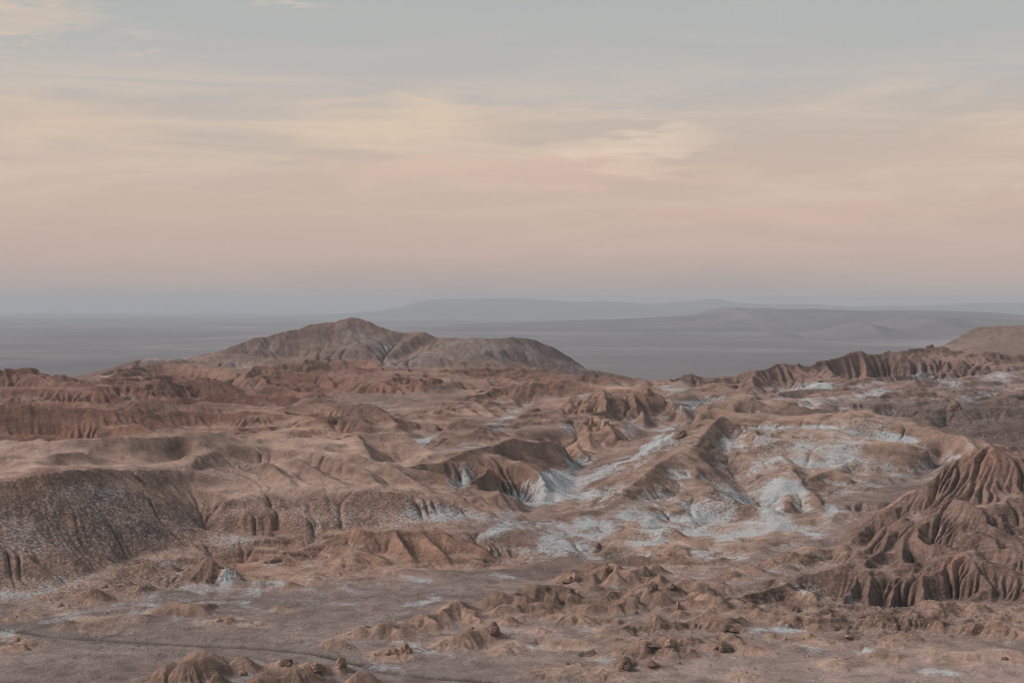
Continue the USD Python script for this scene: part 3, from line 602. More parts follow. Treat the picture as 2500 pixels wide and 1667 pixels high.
# tilted beds of the rock ridge stand out as ledges
isr = ndi.gaussian_filter((FORM == FORMS.index('rock_ridge')).astype(np.float32), (5, 5))
bed = (Z - 0.16 * X - 0.05 * Y + 2.0 * fbm2(X, Y, 60, 3, 1)) / 5.0
Z = Z + isr * 0.8 * np.abs((bed % 1) * 2 - 1) ** 1.5 * np.clip(SL * 2, 0, 1)
E = (E * 0.5 + 0.35 * np.clip(steep * 1.5, 0, 1)) * np.clip(0.8 + 0.7 * fbm2(lu, lv, 60, 3, 5), 0.1, 1.5).astype(np.float32)
Z, FLOW = erode(Z.astype(np.float32), 6, 0.085, 25, 60, 0.5, 0.0)
# the dry wash: a narrow bed with a small cut bank
from scipy.spatial import cKDTree
wt = [tuple(map(float, t.split(',')[:2])) for f_, m_, tx in SURVEY if f_ == 'wash' for t in tx.split()]
wp = np.array([((px - PX0) / F * H * F / (py - PY0), H * F / (py - PY0)) for px, py in wt])
sg = np.concatenate([[0], np.cumsum(np.hypot(*np.diff(wp, axis=0).T))]); tt = np.arange(0, sg[-1], 0.4)
wl = np.stack([np.interp(tt, sg, wp[:, 0]), np.interp(tt, sg, wp[:, 1])], 1); wl += np.stack([noise2(tt, 0 * tt, 14, 1), noise2(tt, 0 * tt, 11, 2)], 1) * 0.5
nearby = (Y < 560) & (FORM == FORMS.index('wash')) | (Y < 520) & (X < 80)
WD = np.full(Z.shape, 99.0, np.float32); WD[nearby] = cKDTree(wl).query(np.stack([X[nearby], Y[nearby]], 1), distance_upper_bound=60)[0]
WD = np.minimum(WD, 99)
Z = Z - 0.55 * np.exp(-(WD / 0.9) ** 2) + 0.2 * np.exp(-((WD - 2.2) / 1.0) ** 2)
zx, zy, SL = slopes(Z)

# ------------------------------------------------------------------ colour of the ground: dust and rock with painted top-to-face shading, salt, dark patches
TILE = [(0, 760), (620, 760), (1240, 760), (1860, 760), (0, 1060), (620, 1060), (1240, 1060), (1860, 1060), (0, 1347), (620, 1347), (1240, 1347), (1860, 1347)]
sk = seen_row()
def patch(field, tile, strength, pts, grow=0):
    """Adds a patch of ground cover: its outline is found on the ground where the lines of sight meet it."""
    x0, y0 = TILE[tile - 1]
    G = np.array([hit(sk, x0 + 0.27211 * a, y0 + 0.27211 * b) for a, b in pts], float)
    c0, r0 = np.maximum(G.min(0).astype(int) - 1, 0); c1, r1 = G.max(0).astype(int) + 2
    cx_, ry_ = np.meshgrid(np.arange(c0, c1), np.arange(r0, r1))
    inside = np.zeros(cx_.shape, bool)
    for (ax, ay), (bx, by) in zip(G, np.roll(G, -1, 0)):
        if ay != by: inside ^= ((ay > ry_) != (by > ry_)) & (cx_ < (bx - ax) * (ry_ - ay) / (by - ay) + ax)
    v = field[r0:r1, c0:c1]
    field[r0:r1, c0:c1] = np.where(inside[:v.shape[0], :v.shape[1]], np.maximum(v, strength), v)

SALT = """
7 1 520,220 640,190 720,200 640,300 640,380 610,470 560,560 490,600 400,640 250,660 60,600 40,560 0,510 150,540 230,540 300,500 290,470 90,430 110,420 300,420 330,370 480,310 540,260
7 .9 660,330 870,290 1000,250 1200,140 1320,30 1400,0 1500,0 1400,80 1200,190 1060,280 900,370 780,420 680,470 620,520 640,420
7 .45 980,330 1150,250 1400,110 1560,30 1720,20 1600,100 1350,190 1200,280 1050,330 900,420 830,420
7 .7 900,500 1000,450 1100,440 1080,520 1000,560 930,560 800,640 720,640
7 .9 1390,430 1450,440 1450,500 1560,490 1400,570 1230,600 1300,540 1370,480
7 .85 280,810 350,850 480,840 600,800 720,730 800,760 780,800 900,780 1100,660 1200,620 1250,600 1300,640 1180,700 1100,760 950,860 900,930 780,1030 600,1070 510,1080 430,1030 300,1030 240,990 330,930
7 .85 1180,780 1280,730 1380,770 1380,870 1500,870 1450,970 1200,1010 1000,1040 850,1060 1000,1000 1110,960 1150,870
7 .9 220,1050 400,1040 510,1080 350,1115 240,1100
7 .7 0,1060 150,1020 100,1080 0,1110
7 .9 0,690 160,700 60,740 0,745
7 1 1700,860 1900,910 2100,860 2352,820 2352,880 2200,930 2050,960 1900,960 1780,900
7 .45 1860,340 1950,380 2100,480 2250,620 2352,700 2352,820 2000,880 1700,860 1560,640 1500,600 1600,560 1800,560 1760,440 1820,380
7 .7 1500,600 1570,600 1640,640 1500,660
7 .8 1950,60 2000,70 1980,180 1900,200 1880,330 1940,380 1850,380 1680,320 1840,350 1880,180
7 1 2240,220 2300,260 2352,300 2352,460 2200,460 2130,380 2150,300
7 .45 2200,0 2352,0 2352,300 2250,220 2150,120 2180,60
7 .5 1750,1060 1900,990 2000,960 1960,900 2100,880 1900,1100 1800,1130
7 .6 2100,1060 2200,1080 2100,1176 1960,1176
8 .8 0,300 250,390 380,430 480,600 350,640 310,560 200,510 190,640 290,760 160,860 0,870
8 .42 0,0 900,0 1000,60 900,130 700,140 520,140 500,240 480,350 360,400 150,380 0,300
8 .95 480,140 700,150 1000,240 1160,280 1200,340 1050,320 800,270 640,310 590,340 560,290 700,240 560,200
8 .8 220,20 280,30 430,140 480,200 430,200 300,110
8 .9 1450,150 1550,180 1600,240 1520,230
8 .9 1800,20 1850,30 1930,130 1880,130 1780,60
8 .4 1300,60 1450,80 1560,170 1440,180 1300,120
8 .95 590,610 650,600 690,680 640,740 570,800 530,760 580,700
8 .95 720,660 760,690 830,780 810,810 750,740
8 .7 300,860 500,880 720,910 500,920 520,970 400,900
8 .5 700,560 900,600 850,640 740,600
8 .5 900,680 1050,670 1030,710 940,700
6 .8 1290,680 1500,620 1700,640 1720,620 1900,680 2100,740 2300,740 2100,780 1800,760 1740,830 1500,830 1300,830 1100,850 1060,840 1300,770
6 .5 500,880 700,830 1000,800 1300,760 1300,690 1000,760 600,830
6 .3 80,640 300,620 700,620 1000,640 1300,600 1450,640 1200,760 900,810 500,850 200,800
6 .75 1830,350 2000,300 1980,380 1930,480 1880,530 1740,490
6 .85 2260,500 2352,510 2352,660 2130,600 2250,560
6 .9 2040,910 2200,820 2352,750 2352,830 2250,880 2080,950 1870,970 1900,930
6 .7 670,500 770,500 760,550 680,540
6 .8 2290,230 2352,200 2352,240
6 .6 2150,1100 2352,1020 2352,1150 2200,1150
5 .25 0,600 300,560 850,450 1000,420 1100,480 1500,600 1750,650 1850,800 1850,900 1400,1000 1200,1050 900,1176 0,1176
5 .42 850,480 1000,430 1080,470 1200,560 1000,620 880,560
5 .55 1850,960 2050,900 2352,880 2352,960 2050,1000 1900,1000 1700,1000
5 .45 2000,720 2150,680 2200,780 2050,740
5 .9 2000,1000 2030,1000 2030,1080 1990,1090
9 .8 0,380 230,390 450,330 600,295 900,190 930,195 620,315 460,350 250,420 60,400
9 .8 500,210 530,215 600,290 560,290
9 .5 350,280 480,270 440,310 360,300
9 .6 0,340 150,350 230,380 0,370
9 .8 1450,110 1560,80 1600,100 1470,140
9 .7 1240,40 1500,90 1430,85
9 .8 1440,280 1580,210 1600,170 1640,190 1590,220 1480,290
9 .95 1940,250 2060,200 2120,240 2090,285 2020,310
9 .6 1680,300 1800,340 1760,360 1680,340
9 .8 1800,370 1940,390 1950,370 2000,400 1940,425
9 .7 2190,330 2352,330 2352,410 2270,390
9 .7 2030,430 2260,440 2200,470
9 .8 1310,390 1460,370 1400,395
9 .7 2090,180 2352,260 2300,270 2130,210
9 .6 0,690 140,710 100,800 0,790
9 .4 350,620 700,560 700,590 400,650
9 .35 300,960 450,930 580,960 350,980
9 .3 1000,500 1300,460 1700,410 1500,440 1100,530
9 .4 1300,1000 1700,920 1900,890 1400,1000
10 .9 100,260 250,260 280,290 150,290
10 .6 0,340 150,350 170,390 40,410
10 .95 420,310 560,330 670,365 560,370
10 .8 330,470 560,380 740,400 700,450 1000,460 960,480 640,460 420,480
10 .55 740,270 850,250 960,290 1200,270 1100,310 900,380 820,350
10 .7 1260,210 1500,240 1600,260 1540,290 1400,240
10 .75 1340,480 1500,440 1620,370 1900,300 1700,400 1580,470 1400,490
10 .45 1200,560 1400,520 1340,560
10 .6 400,110 600,100 590,170 520,160
10 .6 110,130 210,90 150,140
10 .7 240,110 300,140 280,150
10 .95 1390,820 1480,830 1520,870 1660,885 1560,935 1440,920 1400,880
10 .7 1420,810 1600,750 1500,800
10 .8 2180,660 2240,670 2200,690
10 .8 2240,700 2352,720 2300,725
10 .45 820,950 1000,980 1260,1020 1400,1080 1300,1090 1000,1030 850,990
10 .5 1800,80 2000,90 1980,110 1820,100
10 .5 2080,190 2300,210 2352,230 2200,220
10 .5 2170,80 2352,20 2352,90 2200,95
11 .85 90,710 250,715 230,740 60,735
11 .6 370,750 500,760 640,790 480,800
11 .6 640,690 780,670 780,750 640,730
11 .8 200,830 260,835 460,900 420,900
11 .85 660,960 930,970 900,985
11 .8 180,590 270,605 240,612
11 .8 1390,1006 1590,1015 1500,1022
11 .9 2160,698 2352,700 2352,714 2200,712
11 .8 960,290 1000,310 960,335
11 .7 620,370 680,410 650,415
11 .6 1780,928 1860,940 1800,946
11 .35 0,0 430,0 480,50 300,120 0,110
12 .9 0,685 370,700 180,717 0,712
12 .7 850,900 1060,880 900,910
12 .6 330,840 620,900 430,880
12 .6 760,985 900,980 850,1000
12 .9 1360,1060 1500,1050 1800,1095 1700,1110
12 .7 0,775 200,790 120,797
12 .7 220,770 380,820 300,812
12 .5 380,1130 520,1160 400,1176
12 .6 2060,880 2200,870 2100,887
12 .7 1760,920 1830,935 1790,945
12 .6 0,1063 230,1090 100,1087
12 .3 260,300 480,240 600,300 560,420 400,400
12 .6 760,420 830,400 820,450
4 .75 160,640 330,640 500,640 680,660 640,700 480,710 400,730 420,690 280,720 140,800 40,810
4 .75 300,800 480,760 800,750 1000,720 1280,690 1280,715 1100,740 900,790 640,830 300,830
4 .7 750,660 1000,640 1140,600 1240,620 1100,660 900,690 780,700
4 .75 1180,580 1450,540 1620,560 1600,600 1380,600
4 .6 1400,610 1800,600 1900,640 1700,700 1520,660
4 .7 1860,600 2050,550 2300,490 2352,500 2352,600 2200,660 2100,640 1980,600
4 .55 1680,790 1850,740 2050,700 2352,660 2352,700 2150,750 2000,770 1900,830 1750,800
4 .6 1440,950 1650,840 1640,860 1500,940
4 .7 550,590 650,590 690,620 560,620
4 .45 0,980 200,1050 450,1176 0,1176
4 .38 600,960 1000,950 1200,1040 900,1176 500,1176
3 .8 1280,640 1420,660 1480,710 1650,670 1560,730 1480,740 1380,700
3 .8 1470,840 1650,870 1700,890 1560,910 1480,870
3 .6 1750,770 1980,790 1850,830 1800,840
3 .85 590,770 690,730 770,730 650,770
3 .5 280,820 440,780 420,810 300,860
3 .9 0,930 70,920 70,950 0,975
3 .85 460,1050 560,980 620,1000 600,1040 470,1080
3 .85 530,1100 620,1090 590,1176 520,1176
3 .8 280,1110 400,1110 400,1145 290,1145
3 .8 1040,1070 1170,1040 1150,1100 1040,1160
3 .7 1010,1030 1180,970 1100,1010
3 .85 1430,1050 1500,1020 1590,1010 1520,1060
3 .7 1390,980 1550,930 1500,990
3 .5 1310,1060 1440,1050 1300,1140
3 .7 2050,910 2190,920 2120,940
3 .8 1950,1050 2020,1060 1980,1090
3 .45 2080,1000 2352,990 2352,1176 2250,1120
3 .6 1250,960 1350,960 1300,972
3 .35 900,640 1100,660 1150,690 950,680
3 .4 180,560 280,600 220,600
2 .42 800,80 960,70 1100,140 1300,210 1320,330 1100,400 800,380 640,350 760,200
2 .6 1100,340 1250,290 1200,420 1080,400
2 .45 1360,370 1700,270 1900,230 2352,230 2352,490 1500,490 1120,470
2 .75 1120,460 1300,420 1480,480 1300,500
2 .55 0,330 180,210 240,270 150,400 60,470
2 .42 300,360 600,280 720,200 760,220 700,330 560,370 400,370
2 .7 440,400 620,380 600,410 440,420
2 .45 250,360 330,340 380,360 300,380
3 .42 0,230 260,260 400,310 560,410 700,490 800,580 500,550 200,480 0,490
2 .8 100,735 370,735 350,755 150,747
2 .8 1250,750 1450,765 1350,780
2 .85 1570,820 1680,805 1640,835
2 .7 1430,840 1540,840 1500,860
2 .85 1480,1140 1700,1080 1740,1070 1600,1130 1560,1176 1450,1176
2 .85 2090,1010 2352,910 2352,940 2150,1020
2 .8 2080,750 2180,730 2110,760
2 .35 1120,700 1200,700 1280,740 1180,740
2 .5 200,1030 300,1040 340,1120 200,1060
1 .85 1230,420 1450,415 1700,430 1700,445 1450,450 1280,470
1 .8 1100,500 1220,440 1180,470
1 .95 2000,360 2080,305 2130,330
1 .95 2140,280 2260,265 2250,305 2180,310
1 .7 1790,430 1850,400 1850,450 1780,460
1 .55 1920,460 2100,430 2352,300 2352,480 2150,520 1960,480
1 .6 1680,790 1880,730 1800,800
1 .4 2110,640 2330,640 2300,690
1 .4 440,720 820,680 850,690 500,730
1 .4 1070,660 1300,640 1500,620 1550,630 1200,660
1 .6 0,1110 220,1170 0,1140
1 .35 300,560 480,640 420,690
"""
RED = """
5 .6 250,340 950,300 1100,420 850,500 500,520 200,640 0,560 150,420
1 .7 0,820 600,840 1000,900 1050,1080 600,1120 0,1040
1 .6 1050,900 1190,840 1400,920 1500,1000 1250,1060
1 .45 1600,880 2352,880 2352,1000 2000,1050 1700,980
1 .9 0,550 400,560 600,620 620,700 400,700 100,760 0,790
1 .85 100,700 600,720 1000,670 1600,630 1600,700 1200,760 700,810 300,760
1 .8 1600,540 2000,560 2352,600 2352,720 1700,700
2 .75 0,580 700,580 1000,560 1200,540 1320,700 1000,760 600,760 0,720
2 .7 1080,620 1500,640 1480,740 1100,720
2 .5 1400,500 1700,540 1600,620 1500,620
2 .5 1500,800 1750,800 1700,900 1580,970 1540,930
2 .5 1100,920 1500,1000 1300,1100 1050,1020
6 .8 900,500 1100,500 1350,540 1500,600 1100,580
6 .7 0,560 300,560 700,580 900,620 300,660
6 .8 850,850 1000,830 1080,900 900,930
6 .9 1560,850 1730,850 1800,930 1650,940
6 .8 900,1020 1200,1120 1100,1176 920,1060
6 .6 2000,300 2130,260 2250,330 2200,400 1960,500
6 .6 720,210 800,220 900,210 860,240 760,250
7 .5 0,260 200,230 300,330 150,400 0,420
7 .7 500,690 640,740 600,820 430,830
7 .5 1920,340 1960,400 2000,600 1900,700 1700,800 1700,640
7 .9 1330,1070 1380,1060 1390,1110 1340,1110
7 .9 1400,1040 1480,1040 1490,1070 1410,1070
3 .8 1110,740 1180,740 1300,820 1150,830
3 .9 1230,690 1310,720 1300,780 1210,740
3 .7 740,960 800,960 860,1080 750,1100
3 .7 2050,960 2200,940 2300,970 2000,1020
8 .7 1560,280 1900,180 2100,110 2352,260 2352,420 2000,440 1800,330
8 .9 1650,1176 1790,1050 1830,1100 1900,1176
12 .9 1500,200 1790,20 1900,100 1700,250 1600,200
12 .8 150,430 300,430 260,520 160,500
9 .95 1450,1060 1850,1000 1880,1050 1500,1110
9 .7 500,470 560,440 580,470 500,500
9 .7 1260,110 1330,100 1340,130 1270,130
9 .6 1080,560 1200,550 1200,600 1090,590
9 .7 1940,200 2050,190 2000,230 1930,230
11 .7 320,500 430,500 430,570 340,580
11 .7 960,340 1130,320 1130,400 970,400
11 .8 1480,420 1560,410 1570,490 1480,510
"""
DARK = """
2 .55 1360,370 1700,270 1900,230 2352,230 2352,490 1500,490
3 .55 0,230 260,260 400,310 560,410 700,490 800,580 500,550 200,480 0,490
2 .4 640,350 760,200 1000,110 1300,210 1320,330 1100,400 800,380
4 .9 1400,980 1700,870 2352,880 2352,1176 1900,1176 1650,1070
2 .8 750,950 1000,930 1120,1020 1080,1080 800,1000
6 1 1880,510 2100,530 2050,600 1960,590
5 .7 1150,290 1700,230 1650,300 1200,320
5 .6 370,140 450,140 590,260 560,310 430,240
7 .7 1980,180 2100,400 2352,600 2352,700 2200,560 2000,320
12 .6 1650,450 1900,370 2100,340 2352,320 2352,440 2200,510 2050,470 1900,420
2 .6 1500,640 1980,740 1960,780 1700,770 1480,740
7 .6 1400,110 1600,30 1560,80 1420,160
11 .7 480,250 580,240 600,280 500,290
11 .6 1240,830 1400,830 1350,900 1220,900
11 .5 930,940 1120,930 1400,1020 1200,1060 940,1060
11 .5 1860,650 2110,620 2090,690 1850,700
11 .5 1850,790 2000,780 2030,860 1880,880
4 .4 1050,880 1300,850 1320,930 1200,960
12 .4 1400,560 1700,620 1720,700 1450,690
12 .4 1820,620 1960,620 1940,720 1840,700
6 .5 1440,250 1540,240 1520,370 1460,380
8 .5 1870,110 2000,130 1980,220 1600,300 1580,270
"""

def cover(text, blur, grow=None):
    f = np.zeros(Z.shape, np.float32)
    for line in text.strip().split('\n'):
        t, v, *pts = line.split()
        patch(f, int(t), float(v), [tuple(map(float, p.split(','))) for p in pts])
    if grow: f = ndi.grey_dilation(f, size=grow)
    return ndi.gaussian_filter(f, blur)
fore = '\n'.join(l for l in SALT.strip().split('\n') if int(l.split()[0]) >= 9)
rest = '\n'.join(l for l in SALT.strip().split('\n') if int(l.split()[0]) < 9)
SA = np.maximum(cover(rest, (6.0, 4.0)) * 1.12, cover(fore, (2.6, 2.6), (4, 4)) * 0.95)
RE, DA = cover(RED, (5, 4)), cover(DARK, (4, 3))
dusting = np.array([dict(salt_hill=0.46, salt_valley=0.54, salt_terrace=0.50, back_hill=0.14, knolls=0.16, bowl_floor=0.18, gravel_slope=0.16, valley=0.27, orange_ridge=0.22, tan_hummocks=0.1, red_cliffs=0.10, gully_hill=0.08, ravine=0.10).get(f, 0.0) for f in FORMS], np.float32)[FORM]
dusting = ndi.gaussian_filter(dusting, (10, 8)) * np.clip(0.85 + 0.8 * fbm2(X, Y, 55, 4, 2, 0.6), 0, 1.6)
bowl = np.clip(0.5 - 6.0 * (Z - ndi.gaussian_filter(Z, (16, 12))) / (REL * 12), 0.15, 1.25)       # salt lingers in the hollows
SA = np.maximum(SA, dusting * bowl)
SA *= 1 - 0.45 * ndi.gaussian_filter((FORM == FORMS.index('gravel_slope')).astype(np.float32), (6, 5)) * 0.3
SA *= 1 - 0.42 * ndi.gaussian_filter((FORM == FORMS.index('back_hill')).astype(np.float32), (6, 5))
drain = np.clip((np.log(np.maximum(ndi.gaussian_filter(FLOW, 0.6), 1)) - 3.4) / 1.6, 0, 1) * np.clip((FLOW / (ndi.gaussian_filter(FLOW, 6) + 1) - 1.7) / 1.6, 0, 1)
SA = np.clip(SA * (1.0 + 0.42 * fbm2(X, Y, 13, 5, 1, 0.68)) * (1 - 0.8 * drain), 0, 1)
SA = np.maximum(SA, 0.30 * np.clip(0.9 * fbm2(X * 0.35, Y, 40, 4, 3, 0.6) - 0.25, 0, 1) * np.clip(1.6 - SL * 6, 0, 1))
SA *= 1 - 0.22 * ndi.gaussian_filter((FORM == FORMS.index('salt_terrace')).astype(np.float32), (6, 5))
SA = SA * np.clip(0.98 + 0.35 * fbm2(X * 0.6 + Y * 0.25, Y * 0.5, 9, 4, 5, 0.7), 0.3, 1.2)

PAL = dict(  # dust-covered for lit tops, bare for darker, shaded faces
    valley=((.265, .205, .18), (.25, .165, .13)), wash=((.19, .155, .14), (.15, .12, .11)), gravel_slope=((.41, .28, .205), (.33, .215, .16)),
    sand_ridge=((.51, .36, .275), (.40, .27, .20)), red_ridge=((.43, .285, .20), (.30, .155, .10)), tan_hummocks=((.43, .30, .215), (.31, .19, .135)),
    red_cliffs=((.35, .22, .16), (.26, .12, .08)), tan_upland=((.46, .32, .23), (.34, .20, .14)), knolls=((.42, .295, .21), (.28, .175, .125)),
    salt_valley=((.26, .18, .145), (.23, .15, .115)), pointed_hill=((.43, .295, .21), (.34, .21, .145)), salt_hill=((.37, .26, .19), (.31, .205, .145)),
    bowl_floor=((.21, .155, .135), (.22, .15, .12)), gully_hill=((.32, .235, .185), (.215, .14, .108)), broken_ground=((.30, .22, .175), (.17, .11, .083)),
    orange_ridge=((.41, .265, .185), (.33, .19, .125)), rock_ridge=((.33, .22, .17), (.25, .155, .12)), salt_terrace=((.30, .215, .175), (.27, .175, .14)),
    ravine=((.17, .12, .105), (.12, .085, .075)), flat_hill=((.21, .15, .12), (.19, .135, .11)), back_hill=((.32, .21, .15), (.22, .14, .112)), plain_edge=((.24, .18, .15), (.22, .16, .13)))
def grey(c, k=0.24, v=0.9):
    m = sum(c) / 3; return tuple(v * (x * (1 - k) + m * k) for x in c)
DUST_LIT = np.array([grey(PAL[f][0]) for f in FORMS], np.float32)[FORM]; BARE_SHADE = np.array([grey(PAL[f][1], 0.20, 0.76) for f in FORMS], np.float32)[FORM]
DUST_LIT, BARE_SHADE = (ndi.gaussian_filter(q, (10, 7, 0)) for q in (DUST_LIT, BARE_SHADE))
mm_ = np.clip(MH * 1.6, 0, 1)[..., None]
DUST_LIT = DUST_LIT * (1 - mm_) + np.float32([.33, .255, .205]) * mm_; BARE_SHADE = BARE_SHADE * (1 - mm_) + np.float32([.27, .195, .15]) * mm_
n1 = fbm2(X / DCOL * 1163, np.log(DCOL) * 700, 22, 5, 3, 0.6)
n2 = fbm2(X, Y, 40, 5, 5, 0.55)
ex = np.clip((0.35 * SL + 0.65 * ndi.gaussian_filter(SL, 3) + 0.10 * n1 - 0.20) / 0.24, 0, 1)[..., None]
TINT = DUST_LIT * (1 - ex) + BARE_SHADE * ex  # dust on flats, bare rock on steeps; also paints light tops, shaded faces
st_ = (Z + 0.10 * X + 0.04 * Y + 1.6 * fbm2(X, Y, 50, 3, 1)) / np.clip(DCOL / 700, 0.5, 2)
bedding = noise2(st_, 0 * st_, 1.3, 1) * 0.6 + noise2(st_, 0 * st_, 0.45, 2) * 0.4
TINT = TINT * (1 + 0.26 * bedding[..., None] * (0.12 + 0.88 * ex))
TINT = TINT * (1 + 0.12 * n1 + 0.12 * n2)[..., None]
sw = fbm2(X * 0.35 + 0.1 * Y, Y, 22, 5, 2, 0.62) * ndi.gaussian_filter(np.isin(FORM, [FORMS.index('valley'), FORMS.index('wash'), FORMS.index('bowl_floor')]).astype(np.float32), (5, 4))
TINT = TINT * (1 + 0.20 * sw)[..., None] + (0.016 * np.clip(sw, 0, 1))[..., None] * np.float32([0.9, 1.0, 1.05])
TINT = TINT * (1 - 0.30 * np.clip(CRUST * (0.6 + n1), 0, 1) * np.clip(SL * 2, 0, 1))[..., None]
rf = (RE * np.clip(0.75 + 0.5 * n1, 0, 1))[..., None]
TINT = TINT * (1 - 0.8 * rf) + np.float32([.225, .132, .098]) * 0.8 * rf
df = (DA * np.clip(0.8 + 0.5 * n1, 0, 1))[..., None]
TINT = TINT * (1 - 0.8 * df) + np.float32([.095, .068, .060]) * 0.8 * df  # DARK outlines: darker tone in hollows, pit, ravine, cliffs and hill shoulders
wb_ = np.exp(-(WD / 6.5) ** 2)[..., None] * 0.6; TINT = TINT * (1 - wb_) + np.float32([.235, .21, .195]) * wb_
wb_ = (np.exp(-(WD / 1.15) ** 2) * np.clip(1.0 + 0.4 * n1, 0.6, 1))[..., None]; TINT = TINT * (1 - wb_) + np.float32([.055, .048, .046]) * wb_
TINT = np.clip(TINT * np.float32([1.04, 1.01, 1.01]), 0.02, 0.7)

g = Graph()
tint = g.add('attribute', dict(attribute='tint')) + '.color'
msk = g.add('separate_xyz', {}, vector=g.add('attribute', dict(attribute='cover')) + '.vector')
salt, gravel, scale_ = msk + '.x', msk + '.y', msk + '.z'
pos = g.add('geometry') + '.position'
pv = pos
mid = g.noise(pv, 0.16, 7.0, 0.66, 0.5)
fine = g.noise(pv, 0.9, 4.0, 0.75)
c = g.mixc(1.0, tint, g.ramp(mid, [(0.0, (.5, .48, .47)), (0.36, (.70, .68, .67)), (0.5, (1, 1, 1)), (0.62, (1.18, 1.17, 1.15)), (1.0, (1.4, 1.38, 1.34))]), 'multiply')
c = g.mixc(g.math('add', g.math('multiply', gravel, 0.65), 0.32), c, g.ramp(g.noise(pos, 1.0, 4.0, 0.72), [(0.36, (.60, .58, .57)), (0.47, (.94, .94, .94)), (0.53, (1.06, 1.06, 1.06)), (0.64, (1.36, 1.35, 1.33))]), 'multiply')
# stones: dark and pale flecks
fl = g.math('multiply', g.val(fine, [(0.0, 1.0), (0.41, 1.0), (0.48, 0.0), (1.0, 0.0)]), gravel)
c = g.mixc(g.math('multiply', fl, 0.62), c, (.075, .055, .05))
fp = g.math('multiply', g.val(fine, [(0.0, 0.0), (0.54, 0.0), (0.60, 1.0), (1.0, 1.0)]), gravel)
c = g.mixc(g.math('multiply', fp, 0.5), c, (.40, .33, .29))
# salt crust: broken up by the ground showing through
sn = g.add('mix_float', {}, fac=g.math('add', g.math('multiply', gravel, 0.6), 0.4), a=mid, b=fine) + '.result'
sf = g.math('add', g.math('multiply', g.math('subtract', sn, 0.5), 4.2), g.math('subtract', g.math('multiply', salt, 1.40), 0.69))
sf = g.val(g.math('add', sf, 0.5, clamp=True), [(0.0, 0.0), (0.2, 0.0), (0.55, 0.45), (0.95, 1.0), (1.0, 1.0)])
sf = g.math('multiply', sf, g.val(salt, [(0.0, 0.0), (0.06, 0.0), (0.2, 1.0), (1.0, 1.0)]))
c = g.mixc(g.math('multiply', sf, 0.76), c, g.ramp(fine, [(0.3, (.31, .365, .385)), (0.65, (.47, .54, .565))]))
bh = g.math('add', g.math('multiply', mid, 1.0), g.math('multiply', fine, 0.6))
bmp = g.add('bump', dict(strength=0.9, distance=1.3), height=bh) + '.normal'
p = g.add('principled_bsdf', dict(roughness=0.95, specular_ior_level=0.12, diffuse_roughness=0.6), base_color=c, normal=bmp)
ground_mat = g.build('/World/Looks/ground', surface=p + '.BSDF')
COVER = np.stack([SA, GR, np.zeros_like(Z)], -1)

# ------------------------------------------------------------------ naming
def info(prim, label=None, category=None, kind=None, group=None):
    for key, v in (('label', label), ('category', category), ('kind', kind), ('group', group)):
        if v: prim.SetCustomDataByKey(key, v)
_used = {}
def path_for(name):
    n = _used.get(name, 0); _used[name] = n + 1
    return f'/World/{name}' + (f'_{n:03d}' if n else '')
info(sky.GetPrim(), 'pale dusk sky with thin peach cloud bands over the desert', 'sky')

# ------------------------------------------------------------------ the ground cut into its landforms along natural boundaries
LABELS = dict(
    valley=('valley_floor', 'mauve-brown flat valley floor with faint salt streaks across the foreground', 'valley floor'),
    wash=('dry_wash', 'thin dark dry wash winding across the lower left of the flat', 'dry wash'),
    gravel_slope=('gravel_slope', 'long dark speckled gravel slope on the left, streaked by fine rills', 'slope'),
    sand_ridge=('sand_ridge', 'pale smooth sand ridge with rounded lobes above the speckled gravel slope', 'ridge'),
    red_ridge=('red_ridge', 'fluted red-faced ridge behind the pale sand ridge on the left', 'ridge'),
    tan_hummocks=('tan_hills', 'group of low tan hills with a dark hollow, behind the fluted red-faced ridge', 'hills'),
    red_cliffs=('red_cliffs', 'band of dark red gullied cliffs below the far tan tops on the left', 'cliffs'),
    tan_upland=('upland', 'tan dusty upland running along the skyline in front of the salt-speckled peak', 'upland'),
    knolls=('spurs', 'row of eroded tan spurs and knolls left of the salt channel', 'hills'),
    salt_valley=('salt_channel', 'shallow valley with white salt bed and dark drainage lines in the centre', 'valley'),
    pointed_hill=('pointed_hill', 'sharp tan hill with two crags at its top, in the middle distance', 'hill'),
    salt_hill=('salt_hill', 'broad rounded hill in the centre right, dusted and streaked with white salt', 'hill'),
    bowl_floor=('hollow_floor', 'flat purple-brown floor of the hollow left of the dark gullied hill', 'hollow'),
    gully_hill=('gullied_hill', 'dark brown deeply gullied hill at the right edge', 'hill'),
    broken_ground=('broken_ground', 'belt of low broken brown hummocks at the foot of the dark gullied hill', 'hummocks'),
    orange_ridge=('orange_ridge', 'small orange-topped ridge with furrowed face at the edge of the flat', 'ridge'),
    rock_ridge=('rock_ridge', 'jagged red-brown rock ridge with tilted beds on the right skyline', 'rock ridge'),
    salt_terrace=('salt_terrace', 'layered terrace with pale blue-white salt bands below the jagged rock ridge', 'terrace'),
    ravine=('ravine', 'dark gravelly ravine behind the right end of the salt hill', 'ravine'),
    flat_hill=('flat_topped_hill', 'grey-brown flat-topped hill at the right edge of the skyline', 'hill'),
    back_hill=('peaked_hill', 'high salt-speckled hill with a rounded peak left of centre on the skyline', 'hill'),
    plain_edge=('lower_slope', 'slope falling away to the plain behind the badlands', 'slope'))
NRM = np.dstack([-zx, -zy, np.ones_like(Z)]); NRM /= np.linalg.norm(NRM, axis=2, keepdims=True)
PTS = np.dstack([X, Y, Z]).reshape(-1, 3).astype(np.float32); NRM = NRM.reshape(-1, 3).astype(np.float32)
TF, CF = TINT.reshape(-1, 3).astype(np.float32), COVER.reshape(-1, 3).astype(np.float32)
REG = FORM.astype(np.int32).copy()
